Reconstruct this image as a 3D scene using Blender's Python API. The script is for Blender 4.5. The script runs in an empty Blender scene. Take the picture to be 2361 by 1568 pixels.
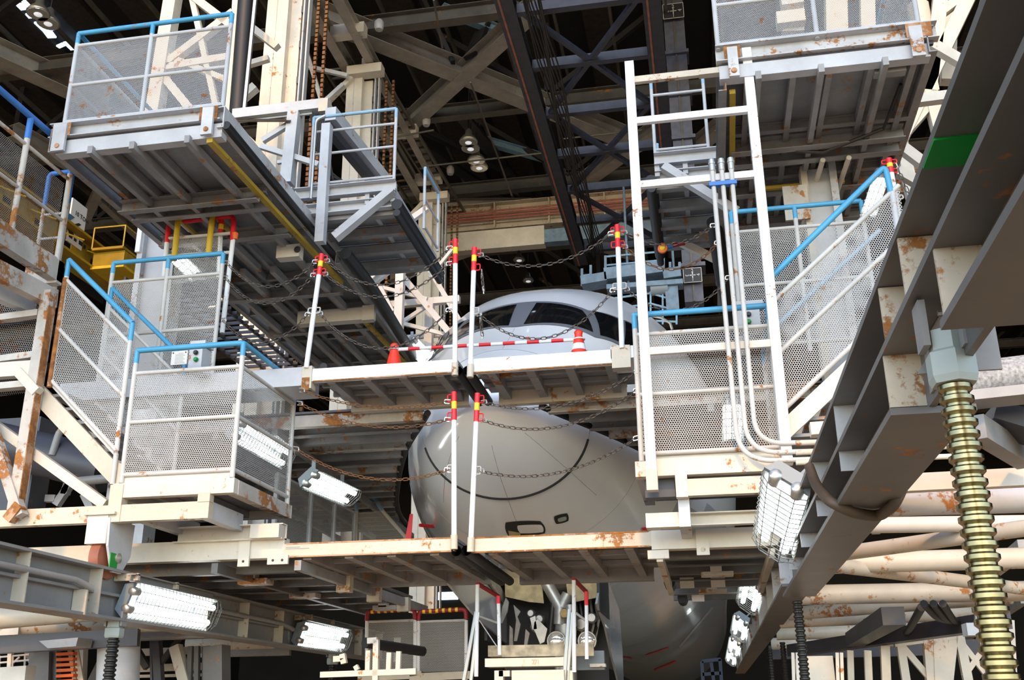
import bpy, math, random
from mathutils import Vector as V, Matrix
from mathutils.bvhtree import BVHTree
random.seed(7)
S = bpy.context.scene
COL = S.collection

# ---------------------------------------------------------------- camera
FOC, PIT, YAW, ROL = 2380.74, .346458, .180517, -.0084458
EYE = V((0, 0, 1.6))
_cp, _sp, _cy, _sy = math.cos(PIT), math.sin(PIT), math.cos(YAW), math.sin(YAW)
FW = V((-_sy*_cp, _cy*_cp, _sp))
_r = V((_cy, _sy, 0)); _u = _r.cross(FW)
RT = math.cos(ROL)*_r + math.sin(ROL)*_u
UP = -math.sin(ROL)*_r + math.cos(ROL)*_u
cam = bpy.data.cameras.new('camera'); cam.sensor_width = 36; cam.lens = 36*FOC/2361
cam.clip_start = .05; cam.clip_end = 500
co = bpy.data.objects.new('camera', cam); COL.objects.link(co)
co.matrix_world = Matrix(((RT.x, UP.x, -FW.x, EYE.x), (RT.y, UP.y, -FW.y, EYE.y), (RT.z, UP.z, -FW.z, EYE.z), (0, 0, 0, 1)))
S.camera = co

# ---------------------------------------------------------------- sky, sun, exposure
SUN_EL, SUN_AZ = 35.0, 2.0          # degrees; the sun stands behind the viewer, low over the apron
w = bpy.data.worlds.new('World'); S.world = w; w.use_nodes = True
wn, wl = w.node_tree.nodes, w.node_tree.links; wn.clear()
wo = wn.new('ShaderNodeOutputWorld'); wb = wn.new('ShaderNodeBackground'); sk = wn.new('ShaderNodeTexSky')
sk.sky_type = 'NISHITA'; sk.sun_disc = False; sk.sun_elevation = math.radians(SUN_EL); sk.sun_rotation = math.radians(180)
sk.air_density = 1.0; sk.dust_density = .6; sk.ozone_density = 1.2
wb.inputs[1].default_value = .68
wl.new(sk.outputs[0], wb.inputs[0]); wl.new(wb.outputs[0], wo.inputs[0])
sl = bpy.data.lights.new('sun', 'SUN'); sl.energy = 2.9; sl.angle = math.radians(3.5); sl.color = (1, .55, .17)
so = bpy.data.objects.new('sun', sl); COL.objects.link(so)
so.rotation_euler = (math.radians(90-SUN_EL), 0, math.radians(SUN_AZ)); so.location = (0, -40, 30)
vs = S.view_settings; vs.view_transform = 'Standard'; vs.look = 'None'; vs.gamma = 1; vs.exposure = -.17; vs.use_curve_mapping = False

# ---------------------------------------------------------------- rays through the photograph's frame, met with real planes
def _ray(x, y): return RT*((x-1180.5)/FOC) - UP*((y-784)/FOC) + FW
def PX(v, x, y): d = _ray(x, y); return EYE + d*((v-EYE.x)/d.x)
def PY(v, x, y): d = _ray(x, y); return EYE + d*((v-EYE.y)/d.y)
def PZ(v, x, y): d = _ray(x, y); return EYE + d*((v-EYE.z)/d.z)

# ---------------------------------------------------------------- materials
MAT = {}
def _nt(name):
    m = bpy.data.materials.new(name); m.use_nodes = True; nt = m.node_tree
    return m, nt.nodes, nt.links, nt.nodes['Principled BSDF']
def plain(name, col, rough=.5, metal=0, noise=0, spec=.5, coat=0, nscale=6):
    m, n, l, b = _nt(name)
    b.inputs['Base Color'].default_value = (*col, 1); b.inputs['Roughness'].default_value = rough
    b.inputs['Metallic'].default_value = metal; b.inputs['Specular IOR Level'].default_value = spec
    b.inputs['Coat Weight'].default_value = coat
    if noise:
        g = n.new('ShaderNodeNewGeometry'); t = n.new('ShaderNodeTexNoise'); t.inputs['Scale'].default_value = nscale; t.inputs['Detail'].default_value = 6
        r = n.new('ShaderNodeMapRange'); r.inputs[1].default_value = .3; r.inputs[2].default_value = .7; r.inputs[3].default_value = 1-noise; r.inputs[4].default_value = 1+noise*.5
        x = n.new('ShaderNodeVectorMath'); x.operation = 'SCALE'; x.inputs[0].default_value = col
        l.new(g.outputs['Position'], t.inputs['Vector']); l.new(t.outputs[0], r.inputs[0]); l.new(r.outputs[0], x.inputs['Scale']); l.new(x.outputs[0], b.inputs['Base Color'])
    MAT[name] = m; return m
def _rust(n, l, col, amount, scale, dirt=.25):
    """paint colour with grime, worn patches of rust and fine specks, laid out in world space; returns colour socket and rust mask"""
    g = n.new('ShaderNodeNewGeometry')
    t1 = n.new('ShaderNodeTexNoise'); t1.inputs['Scale'].default_value = scale; t1.inputs['Detail'].default_value = 9; t1.inputs['Roughness'].default_value = .7
    t2 = n.new('ShaderNodeTexNoise'); t2.inputs['Scale'].default_value = scale*.23; t2.inputs['Detail'].default_value = 3
    t3 = n.new('ShaderNodeTexNoise'); t3.inputs['Scale'].default_value = 1.7; t3.inputs['Detail'].default_value = 7; t3.inputs['Roughness'].default_value = .65
    for t in (t1, t2, t3): l.new(g.outputs['Position'], t.inputs['Vector'])
    mu = n.new('ShaderNodeMath'); mu.operation = 'MULTIPLY'; l.new(t1.outputs[0], mu.inputs[0]); l.new(t2.outputs[0], mu.inputs[1])
    r = n.new('ShaderNodeMapRange'); lo = .40-.16*amount
    r.inputs[1].default_value = lo; r.inputs[2].default_value = lo+.05; l.new(mu.outputs[0], r.inputs[0])
    d = n.new('ShaderNodeMapRange'); d.inputs[1].default_value = .35; d.inputs[2].default_value = .7; d.inputs[3].default_value = 1-dirt; d.inputs[4].default_value = 1.0; l.new(t3.outputs[0], d.inputs[0])
    sc = n.new('ShaderNodeVectorMath'); sc.operation = 'SCALE'; sc.inputs[0].default_value = col; l.new(d.outputs[0], sc.inputs['Scale'])
    rr = n.new('ShaderNodeValToRGB'); rr.color_ramp.elements[0].color = (.10, .035, .012, 1); rr.color_ramp.elements[1].color = (.42, .17, .04, 1)
    rr.color_ramp.elements[0].position = .35; rr.color_ramp.elements[1].position = .65; l.new(t1.outputs[0], rr.inputs[0])
    mx = n.new('ShaderNodeMix'); mx.data_type = 'RGBA'
    l.new(r.outputs[0], mx.inputs[0]); l.new(sc.outputs[0], mx.inputs[6]); l.new(rr.outputs[0], mx.inputs[7])
    return mx.outputs[2], r.outputs[0]
def paint(name, col, rust=.3, rough=.45, scale=9, dirt=.25):
    m, n, l, b = _nt(name)
    c, k = _rust(n, l, col, rust, scale, dirt)
    l.new(c, b.inputs['Base Color'])
    r = n.new('ShaderNodeMapRange'); r.inputs[3].default_value = rough; r.inputs[4].default_value = .9
    l.new(k, r.inputs[0]); l.new(r.outputs[0], b.inputs['Roughness'])
    MAT[name] = m; return m
def perforated(name, col, pitch, rad, rust=.4):
    """sheet metal punched with staggered round holes; UV runs in metres"""
    m, n, l, b = _nt(name)
    c, k = _rust(n, l, col, rust, 26, .2); l.new(c, b.inputs['Base Color']); b.inputs['Roughness'].default_value = .55
    uv = n.new('ShaderNodeUVMap'); s3 = math.sqrt(3)
    sc = n.new('ShaderNodeVectorMath'); sc.operation = 'MULTIPLY'; sc.inputs[1].default_value = (1/pitch, 1/(pitch*s3), 0); l.new(uv.outputs[0], sc.inputs[0])
    ds = []
    for off in (0, .5):
        a = n.new('ShaderNodeVectorMath'); a.operation = 'ADD'; a.inputs[1].default_value = (off, off, 0); l.new(sc.outputs[0], a.inputs[0])
        f = n.new('ShaderNodeVectorMath'); f.operation = 'FRACTION'; l.new(a.outputs[0], f.inputs[0])
        h = n.new('ShaderNodeVectorMath'); h.operation = 'SUBTRACT'; h.inputs[1].default_value = (.5, .5, 0); l.new(f.outputs[0], h.inputs[0])
        e = n.new('ShaderNodeVectorMath'); e.operation = 'MULTIPLY'; e.inputs[1].default_value = (1, s3, 0); l.new(h.outputs[0], e.inputs[0])
        le = n.new('ShaderNodeVectorMath'); le.operation = 'LENGTH'; l.new(e.outputs[0], le.inputs[0]); ds.append(le)
    mn = n.new('ShaderNodeMath'); mn.operation = 'MINIMUM'; l.new(ds[0].outputs['Value'], mn.inputs[0]); l.new(ds[1].outputs['Value'], mn.inputs[1])
    lt = n.new('ShaderNodeMath'); lt.operation = 'GREATER_THAN'; lt.inputs[1].default_value = rad/pitch; l.new(mn.outputs[0], lt.inputs[0])
    l.new(lt.outputs[0], b.inputs['Alpha'])
    MAT[name] = m; return m
def glow(name, col, strength):
    m, n, l, b = _nt(name)
    b.inputs['Base Color'].default_value = (.9, .9, .9, 1); b.inputs['Emission Color'].default_value = (*col, 1); b.inputs['Emission Strength'].default_value = strength
    MAT[name] = m; return m

paint('cream', (.70, .64, .535), .22, dirt=.2)
paint('cream_rusty', (.64, .565, .44), .50, scale=13)
paint('cream_worn', (.62, .57, .50), .80, scale=9, dirt=.4)
paint('cream_flaky', (.66, .57, .43), .78, scale=17, dirt=.3)
paint('greypaint', (.56, .565, .575), .30)
paint('greyrust', (.62, .62, .62), .50, scale=12, dirt=.35)
paint('deck', (.30, .30, .30), .35, scale=8, dirt=.4)
paint('joist', (.34, .33, .32), .50, scale=10, dirt=.4)
paint('grimy_shade', (.15, .14, .13), .45, scale=9, dirt=.4)  # grime plus the shade under the docks, both put into the colour
paint('rustpatch', (.55, .30, .16), 1.25, scale=11)
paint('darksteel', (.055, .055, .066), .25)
paint('bracesteel', (.44, .40, .33), .2, dirt=.35)
plain('track', (.03, .03, .038), .55, 0, .3)
plain('trackbar', (.034, .036, .05), .55, 0, .3)
paint('roofsteel', (.14, .122, .098), .25, dirt=.4)
paint('roofdark', (.03, .03, .034), .15)
paint('beamgrey', (.30, .29, .275), .32, scale=11)
paint('beamdark', (.15, .142, .132), .32, scale=11)
paint('white', (.86, .86, .85), .26, scale=20, dirt=.12)
paint('rail', (.62, .60, .56), .34, scale=18)
paint('blue', (.075, .38, .63), .25, scale=20)
paint('palblue', (.30, .50, .66), .3, scale=20)
paint('deepblue', (.04, .20, .60), .2, scale=20)
paint('yellow', (.72, .46, .02), .3, scale=14)
paint('yellowdull', (.50, .34, .03), .55, scale=8)
paint('crane', (.42, .26, .012), .2, dirt=.4)
plain('red', (.75, .012, .02), .4); plain('reddark', (.32, .015, .02), .5)
plain('sunyellow', (.95, .62, .02), .4)
plain('rubber', (.012, .012, .013), .55); plain('cable', (.02, .018, .016), .5)
plain('hosebrown', (.075, .055, .035), .55, noise=.3)
plain('chain', (.13, .105, .085), .45, .8, .4, nscale=40)
plain('rustchain', (.19, .085, .03), .7, .3, .4, nscale=30)
plain('zinc', (.55, .55, .52), .35, .8); plain('brass', (.33, .27, .14), .28, 1, .3, nscale=20)
plain('blacksteel', (.03, .028, .026), .35, .6)
plain('cone', (.90, .045, .015), .42); plain('conewhite', (.85, .85, .85), .4)
plain('hull', (.88, .88, .87), .2, 0, .03, coat=.5, nscale=1.3); plain('hullgrey', (.52, .53, .55), .22, 0, .06, coat=.5, nscale=1.5)
plain('seam', (.30, .30, .30), .5); plain('gap', (.02, .02, .02), .6)
plain('glass', (.006, .007, .008), .05, 0, spec=.8); plain('winframe', (.17, .18, .20), .4)
plain('primer', (.50, .40, .20), .5, 0, .4, nscale=7); plain('gearsteel', (.42, .41, .38), .35, .5, .3); plain('gearwhite', (.36, .34, .30), .4, 0, .3)
plain('lens', (.75, .72, .65), .08, .6); plain('lampbody', (.62, .66, .62), .4); plain('lampgrey', (.20, .24, .27), .45)
plain('wire', (.16, .16, .15), .5, .3); plain('copper', (.30, .10, .05), .5, 0, .3)
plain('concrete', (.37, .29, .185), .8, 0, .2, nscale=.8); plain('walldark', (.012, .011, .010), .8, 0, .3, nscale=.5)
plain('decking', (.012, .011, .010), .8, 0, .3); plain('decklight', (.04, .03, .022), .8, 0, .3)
plain('pinkpipe', (.45, .14, .10), .5, 0, .3); plain('signwhite', (.72, .70, .66), .5); plain('ink', (.02, .02, .025), .5); plain('inkblue', (.05, .16, .25), .5); plain('navy', (.012, .03, .07), .5)
plain('wood', (.55, .44, .28), .7, 0, .5, nscale=9); plain('green', (.0, .25, .03), .5); plain('orange', (.85, .16, .02), .5)
plain('craneblue', (.16, .24, .32), .5, 0, .3); plain('mastblue', (.10, .105, .14), .5, 0, .25); plain('greenstone', (.36, .40, .36), .5)
plain('roll', (.36, .36, .36), .85, 0, .5, nscale=60)
perforated('mesh20', (.47, .455, .43), .022, .0080, .22); perforated('meshopen', (.30, .27, .24), .024, .0100, .6); perforated('mesh14', (.38, .375, .37), .016, .0056, .42); perforated('meshdark', (.40, .39, .37), .018, .0058, .25)
glow('tube', (.90, .97, 1.0), 9); glow('skylight', (.55, .75, 1.0), 3.0); glow('bulb', (.9, .93, 1), .6)

# ---------------------------------------------------------------- mesh building
class MB:
    def __init__(s): s.v = []; s.f = []; s.uv = {}
    def add(s, vs, fs):
        o = len(s.v); s.v += [V(q) for q in vs]; s.f += [tuple(i+o for i in f) for f in fs]; return s
    def box(s, lo, hi):
        (a, b, c), (d, e, f) = lo, hi
        return s.add([(a,b,c),(d,b,c),(d,e,c),(a,e,c),(a,b,f),(d,b,f),(d,e,f),(a,e,f)], [(3,2,1,0),(4,5,6,7),(0,1,5,4),(1,2,6,5),(2,3,7,6),(3,0,4,7)])
    def hexa(s, q8): return s.add(q8, [(3,2,1,0),(4,5,6,7),(0,1,5,4),(1,2,6,5),(2,3,7,6),(3,0,4,7)])
    def frame(s, p, q, up=(0,0,1)):
        p, q = V(p), V(q); d = (q-p).normalized(); up = V(up)
        if abs(d.dot(up)) > .985: up = V((0,1,0)) if abs(d.y) < .9 else V((1,0,0))
        x = d.cross(up).normalized(); return p, q, x, x.cross(d).normalized()
    def prof(s, p, q, pts, up=(0,0,1)):
        """sweep closed 2D outline (side, up) from p to q"""
        p, q, x, z = s.frame(p, q, up); n = len(pts)
        s.add([p+x*a+z*b for a, b in pts] + [q+x*a+z*b for a, b in pts],
              [(i, (i+1) % n, n+(i+1) % n, n+i) for i in range(n)] + [tuple(range(n-1, -1, -1)), tuple(range(n, 2*n))]); return s
    def bar(s, p, q, w, h=None, up=(0,0,1)):
        h = h or w; a, b = w/2, h/2
        return s.prof(p, q, [(-a,-b),(a,-b),(a,b),(-a,b)], up)
    def ibeam(s, p, q, w, h, t=.02, up=(0,0,1)):
        a, b, c = w/2, h/2, t/2
        s.prof(p, q, [(-a,-b),(a,-b),(a,-b+t),(-a,-b+t)], up); s.prof(p, q, [(-a,b-t),(a,b-t),(a,b),(-a,b)], up)
        return s.prof(p, q, [(-c,-b+t),(c,-b+t),(c,b-t),(-c,b-t)], up)
    def chan(s, p, q, w, h, t=.012, up=(0,0,1), flip=1):
        a, b = w/2, h/2; k = flip
        pts = [(-a*k,-b),(a*k,-b),(a*k,-b+t),((-a+t)*k,-b+t),((-a+t)*k,b-t),(a*k,b-t),(a*k,b),(-a*k,b)]
        return s.prof(p, q, pts if k > 0 else pts[::-1], up)
    def angle(s, p, q, w, t=.01, up=(0,0,1)):
        return s.prof(p, q, [(0,0),(w,0),(w,t),(t,t),(t,w),(0,w)], up)
    def tube(s, pts, r, n=8, closed=False, cap=True):
        pts = [V(p) for p in pts]; m = len(pts); o = len(s.v); prev = None
        for i, p in enumerate(pts):
            if closed: d = pts[(i+1) % m]-pts[i-1]
            else: d = pts[min(i+1, m-1)]-pts[max(i-1, 0)]
            d.normalize()
            if prev is None:
                up = V((0,0,1)) if abs(d.z) < .9 else V((1,0,0)); x = d.cross(up).normalized()
            else:
                x = prev - d*prev.dot(d); x.normalize()
            prev = x; y = d.cross(x); rr = r[i] if isinstance(r, (list, tuple)) else r
            s.v += [p+(x*math.cos(2*math.pi*k/n)+y*math.sin(2*math.pi*k/n))*rr for k in range(n)]
        for i in range(m if closed else m-1):
            j = (i+1) % m
            s.f += [(o+i*n+k, o+i*n+(k+1) % n, o+j*n+(k+1) % n, o+j*n+k) for k in range(n)]
        if cap and not closed: s.f += [tuple(o+k for k in range(n-1, -1, -1)), tuple(o+(m-1)*n+k for k in range(n))]
        return s
    def lathe(s, c, axis, prof, n=16):
        """prof: (along, radius) pairs about axis through c"""
        c = V(c); d = V(axis).normalized(); up = V((0,0,1)) if abs(d.z) < .9 else V((1,0,0)); x = d.cross(up).normalized(); y = d.cross(x)
        o = len(s.v)
        for a, r in prof: s.v += [c+d*a+(x*math.cos(2*math.pi*k/n)+y*math.sin(2*math.pi*k/n))*max(r, 1e-4) for k in range(n)]
        for i in range(len(prof)-1): s.f += [(o+i*n+k, o+i*n+(k+1) % n, o+(i+1)*n+(k+1) % n, o+(i+1)*n+k) for k in range(n)]
        s.f += [tuple(o+k for k in range(n-1, -1, -1)), tuple(o+(len(prof)-1)*n+k for k in range(n))]
        return s
    def slab(s, pts, d):
        """polygon pts thickened by vector d"""
        d = V(d); n = len(pts); pts = [V(p) for p in pts]
        return s.add(pts+[p+d for p in pts], [tuple(range(n-1, -1, -1)), tuple(range(n, 2*n))]+[(i, (i+1) % n, n+(i+1) % n, n+i) for i in range(n)])
    def sheet(s, a, b, c, d, t=.002):
        """thin quad sheet with UV in metres (a-b along u, a-d along v)"""
        a, b, c, d = map(V, (a, b, c, d)); nrm = (b-a).cross(d-a).normalized(); o = len(s.v)
        e1 = V((0,0,1)).cross(nrm).normalized() if abs(nrm.z) < .9 else (b-a).normalized(); e2 = nrm.cross(e1)
        s.v += [a, b, c, d]; s.f.append((o, o+1, o+2, o+3))
        s.uv.update({o+i: (q.dot(e1), q.dot(e2)) for i, q in enumerate((a, b, c, d))})
        return s
    def build(s, name, mat, parent=None, smooth=False, kind=None, label=None):
        off = ROOTLOC.get(parent.name, V((0,0,0))) if parent else V((0,0,0))
        me = bpy.data.meshes.new(name); me.from_pydata([tuple(q-off) for q in s.v], [], s.f); me.validate()
        if s.uv:
            ul = me.uv_layers.new(name='UVMap')
            for lp in me.loops: ul.data[lp.index].uv = s.uv.get(lp.vertex_index, (0, 0))
        if mat: me.materials.append(MAT[mat])
        if smooth:
            for p in me.polygons: p.use_smooth = True
            if smooth != 'all':
                try: me.set_sharp_from_angle(angle=math.radians(40))
                except Exception: pass
        ob = bpy.data.objects.new(name, me); COL.objects.link(ob)
        if parent: ob.parent = parent; ROOTLOC[ob.name] = off
        if kind: ob['kind'] = kind
        if label: ob['label'] = label
        return ob
ROOTLOC = {}
def thing(name, label, cat, loc=(0,0,0), group=None, kind=None):
    o = bpy.data.objects.new(name, None); COL.objects.link(o); o.location = loc; o.empty_display_size = .1
    ROOTLOC[o.name] = V(loc)
    if kind: o['kind'] = kind
    else: o['category'] = cat
    o['label'] = label
    if group: o['group'] = group
    return o
def tag(o, label, cat, group=None):
    o['label'] = label; o['category'] = cat
    if group: o['group'] = group
    return o
def struct(mb, name, mat, label=None):
    o = mb.build(name, mat, kind='structure')
    if label: o['label'] = label
    return o
def bar(root, name, mat, p, q, w, h=None, up=(0,0,1)): return MB().bar(p, q, w, h, up).build(name, mat, root)
def ibeam(root, name, mat, p, q, w, h, t=.02, up=(0,0,1)): return MB().ibeam(p, q, w, h, t, up).build(name, mat, root)
def chan(root, name, mat, p, q, w, h, t=.012, flip=1, up=(0,0,1)): return MB().chan(p, q, w, h, t, up, flip).build(name, mat, root)
def tube(root, name, mat, pts, r, n=10): return MB().tube(pts, r, n).build(name, mat, root, smooth=True)
def box(root, name, mat, lo, hi): return MB().box(lo, hi).build(name, mat, root)
def sheet(root, name, mat, a, b, c, d): return MB().sheet(a, b, c, d).build(name, mat, root)
def bend(pts, r=.06, n=5):
    """round the corners of a polyline"""
    pts = [V(p) for p in pts]; out = [pts[0]]
    for i in range(1, len(pts)-1):
        a, b, c = pts[i-1], pts[i], pts[i+1]
        u, w_ = (a-b), (c-b); k = min(r, u.length*.45, w_.length*.45); p, q = b+u.normalized()*k, b+w_.normalized()*k
        for j in range(n+1):
            t = j/n; out.append(p*(1-t)**2+b*2*t*(1-t)+q*t*t)
    return out+[pts[-1]]
def fence(root, pts, levels, top, blue='blue', r=.021, mesh='mesh20', railmat='rail', sleeve=.14, posts=None, topr=None, corner=False):
    """pipe railing: posts at pts (foot points), rails at levels above the foot, sheets between rails, coloured handrail at top"""
    pts = [V(p) for p in pts]; up = V((0,0,1))
    for i, p in enumerate(pts):
        if posts is None or posts[i]:
            tube(root, 'post', railmat, [p, p+up*(top-sleeve)], r)
            if blue: tube(root, 'post_end', blue, [p+up*(top-sleeve), p+up*top], r*1.04)
    for a, b in zip(pts, pts[1:]):
        for lv in levels: tube(root, 'rail', railmat, [a+up*lv, b+up*lv], r*.85)
        if mesh:
            for l0, l1 in zip(levels, levels[1:]):
                sheet(root, 'perforated_panel', mesh, a+up*l0, b+up*l0, b+up*l1, a+up*l1)
    if blue: tube(root, 'handrail', blue, bend([p+up*top for p in pts], .05), topr or r*1.1)

# ================================================================ the hangar: floor, walls, roof
ROOFZ = 20.8; FRONT = -14.3
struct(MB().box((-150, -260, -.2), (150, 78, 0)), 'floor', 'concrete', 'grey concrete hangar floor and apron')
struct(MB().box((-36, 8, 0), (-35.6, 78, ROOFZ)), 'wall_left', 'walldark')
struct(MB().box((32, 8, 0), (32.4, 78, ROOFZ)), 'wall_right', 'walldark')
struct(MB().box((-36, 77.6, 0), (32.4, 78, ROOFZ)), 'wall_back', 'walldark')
ceil = thing('ceiling', 'dark corrugated hangar roof on steel beams and braces', '', (0, 0, ROOFZ), kind='structure')
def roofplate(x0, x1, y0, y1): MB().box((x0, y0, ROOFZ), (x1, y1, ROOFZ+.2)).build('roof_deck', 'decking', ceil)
SL = [(-15.5, -3.4), (1.2, 9.0)]                     # two long unseen roof openings, added to let sun onto masts and towers
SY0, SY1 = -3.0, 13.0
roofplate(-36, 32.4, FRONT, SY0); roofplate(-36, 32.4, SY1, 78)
roofplate(-36, SL[0][0], SY0, SY1); roofplate(SL[0][1], SL[1][0], SY0, -1.5); roofplate(SL[0][1], SL[1][0], 5.5, SY1); roofplate(SL[1][1], 32.4, SY0, SY1)  # central gap also added, out of view, letting sky light onto the nose
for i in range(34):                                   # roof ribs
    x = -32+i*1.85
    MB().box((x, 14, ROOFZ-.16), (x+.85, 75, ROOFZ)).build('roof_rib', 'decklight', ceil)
for i in range(30):                                   # purlins
    x = -24+i*1.5
    bar(ceil, 'purlin', 'roofsteel', (x, 14, 19.4), (x, 70, 19.4), .07, .14)
for y in (16.4, 20.9, 25.2, 29.9, 34.6, 39.3, 44, 50, 56, 62):
    ibeam(ceil, 'roof_beam', 'roofsteel', (-33, y, 18), (30, y, 18), .3, .42)
    for x in (-29, -20.5, -12, -3.5, 5, 13.5, 22):
        bar(ceil, 'hanger', 'roofdark', (x, y, 18.2), (x, y, 20.8), .16)
    for x in (-20.5, -3.5, 13.5):
        bar(ceil, 'web_brace', 'roofdark', (x, y, 18.2), (x+3.2, y, 20.7), .16); bar(ceil, 'web_brace', 'roofdark', (x, y, 18.2), (x-3.2, y, 20.7), .16)
def rz(a, b, z=18, w=.36, h=.42, name='roof_brace', mat='bracesteel', kind='i'):
    p, q = PZ(z, *a), PZ(z, *b)
    (ibeam if kind == 'i' else bar)(ceil, name, mat, p, q, w, h)
rz((700, 18), (1480, 332), 17.9, .5, .5); rz((915, 308), (1240, 8), 17.85, .42, .46)
rz((-40, 104), (250, 238), 17.9, .55, .55); rz((1300, 450), (1560, 262), 17.9, .42, .42); rz((985, 470), (1225, 470), 17.7, .3, .3)
rz((1580, 360), (1660, 290), 17.9, .42, .42); rz((30, 300), (330, 470), 17.9, .42, .42); rz((200, 500), (245, 400), 17.9, .3, .3)
rz((220, 450), (420, 640), 17.9, .25, .25); rz((870, 250), (1180, 400), 19, .2, .2, mat='roofdark', kind='b')
rz((900, 640), (1235, 520), 17.5, .35, .4); rz((1200, 515), (1480, 590), 17.5, .35, .4)
rz((1020, 20), (1155, 72), 19.2, .22, .26, 'sky_blue_brace', 'palblue'); rz((1120, 325), (1258, 365), 19.2, .22, .26, 'sky_blue_brace', 'palblue')
for a, b in (((1045, 150), (965, -20)), ((1085, 130), (1140, 0)), ((1060, 260), (1230, 470)), ((960, 330), (1190, 480))):
    bar(ceil, 'web_brace', 'roofdark', PZ(18.0, *a), PZ(20.4, *b), .42, .12)
for a, b in (((1000, 0), (1020, 110)), ((1085, 190), (1180, 450)), ((985, 383), (1260, 352)), ((780, 340), (1000, 300)), ((1300, 320), (1480, 300))):
    MB().tube([PZ(16.6, *a), PZ(16.6, *b)], .025, 6).build('tie_rod', 'roofsteel', ceil)
for a, b in (((770, 150), (1005, 530)), ((835, 140), (1075, 530))):          # cable ladders under the roof
    p, q = PZ(17.2, *a), PZ(17.2, *b)
    lm = MB(); n = 26
    for sx in (-.3, .3): lm.bar(p+V((sx, 0, 0)), q+V((sx, 0, 0)), .06, .1)
    for k in range(n):
        c = p+(q-p)*(k+.5)/n; lm.bar(c-V((.3, 0, 0)), c+V((.3, 0, 0)), .05, .05)
    lm.build('cable_ladder', 'roofsteel', ceil)
for (a, b) in (((52, -2), (66, 8)), ((72, 10), (79, 20)), ((45, 10), (58, 23)), ((68, 33), (76, 42)), ((87, 52), (106, 70)), ((108, 72), (120, 88)), ((117, 63), (124, 70)), ((154, 98), (172, 115)), ((136, 104), (144, 109)), ((1196, 0), (1206, 18)), ((1335, 522), (1346, 540))):
    p, q = PZ(20.55, *a), PZ(20.55, *b); d = (q-p); s = V((-d.y, d.x, 0)).normalized()*.13
    MB().slab([p-s, q-s, q+s, p+s], (0, 0, .05)).build('roof_light_slot', 'skylight', ceil)

# ---- travelling crane track of two dark rails and cross bars under the roof
tr = thing('crane_track', 'dark overhead crane track of two rails with cross braces above the cockpit', 'crane track', (-1.6, 15, 14))
for x in (-2.92, -.25):
    ibeam(tr, 'rail', 'track', (x, 12, 14), (x, 27.5, 14), .34, .3); box(tr, 'contact_strip', 'copper', (x-.1, 12, 13.83), (x-.06, 27.5, 13.85))
ys = [15.9, 17.7, 19.5, 21.3, 23.1, 24.9, 26.7]
for y in ys: bar(tr, 'cross_bar', 'trackbar', (-2.75, y, 14), (-.4, y, 14), .14, .2)
for i in range(0, 6, 2):
    for s in (1, -1): bar(tr, 'diagonal', 'trackbar', (-1.58-s*1.1, ys[i], 13.98), (-1.58+s*1.1, ys[i+2], 13.98), .1)
for k in range(9):
    x = -2.55+k*.045; pts = [V((x+.03*math.sin(j*1.7+k), 14+j*1.05, 13.75-.05*math.sin(j*2.1+k*1.3)-.02*k)) for j in range(13)]
    MB().tube(pts, .016, 5).build('cable', 'cable', tr, smooth=True)

# ---- runway girder across the hall with red conductor pipes
rg = thing('crane_runway_girder', 'cream runway girder with red pipes crossing the hall behind the cockpit', 'girder', (0, 30, 16.5))
ibeam(rg, 'girder', 'cream_rusty', (-8.3, 30, 16.9), (14, 30, 16.9), .5, .95); box(rg, 'stop_block', 'cream', (-8.2, 29.4, 15.55), (-4.3, 29.75, 16.2)); box(rg, 'drive_beam', 'craneblue', (-4.3, 29.4, 15.6), (4, 29.75, 16.05))
for k in range(4): tube(rg, 'conductor_pipe', 'pinkpipe', [(-8.2, 29.68, 16.72+k*.1), (14, 29.68, 16.72+k*.1)], .03, 6)
for k in range(12): box(rg, 'stiffener', 'cream_rusty', (-7.8+k*1.8, 29.72, 16.45), (-7.76+k*1.8, 30, 17.35))

# ---- hanging crane mast with the four-way marker
mx = PY(24, 1572, 300).x
ms = thing('telescopic_crane_mast', 'purple grey telescopic crane mast hanging from the roof', 'crane', (mx, 24, 8))
for z0, z1, hw in ((15.5, 20.8, .27), (13.0, 15.6, .25), (11.0, 13.0, .23)):
    box(ms, 'mast_section', 'mastblue', (mx-hw, 24-.2, z0), (mx+hw, 24.2, z1)); box(ms, 'centre_rib', 'roofsteel', (mx-.02, 23.76, z0), (mx+.02, 23.8, z1))
for z in (18.1, 16.8, 15.5, 14.2, 13.0, 11.9): box(ms, 'flange', 'mastblue', (mx-.33, 23.7, z), (mx+.33, 24.3, z+.1))
def textmesh(root, txt, size, mat, M4, name='lettering', ext=.004, font_shear=0):
    cu = bpy.data.curves.new(name, 'FONT'); cu.body = txt; cu.size = size; cu.extrude = ext; cu.align_x = 'CENTER'; cu.align_y = 'CENTER'; cu.resolution_u = 2
    to = bpy.data.objects.new('tmp', cu); COL.objects.link(to); bpy.context.view_layer.update()
    me = bpy.data.meshes.new_from_object(to.evaluated_get(bpy.context.evaluated_depsgraph_get())); bpy.data.objects.remove(to)
    off = ROOTLOC.get(root.name, V((0,0,0)))
    me.transform(Matrix.Translation(-off) @ M4); me.materials.clear(); me.materials.append(MAT[mat])
    ob = bpy.data.objects.new(name, me); COL.objects.link(ob); ob.parent = root; return ob
def placed(c, right, up):
    r, u = V(right).normalized(), V(up).normalized(); n = r.cross(u)
    return Matrix(((r.x, u.x, n.x, c[0]), (r.y, u.y, n.y, c[1]), (r.z, u.z, n.z, c[2]), (0, 0, 0, 1)))
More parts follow.
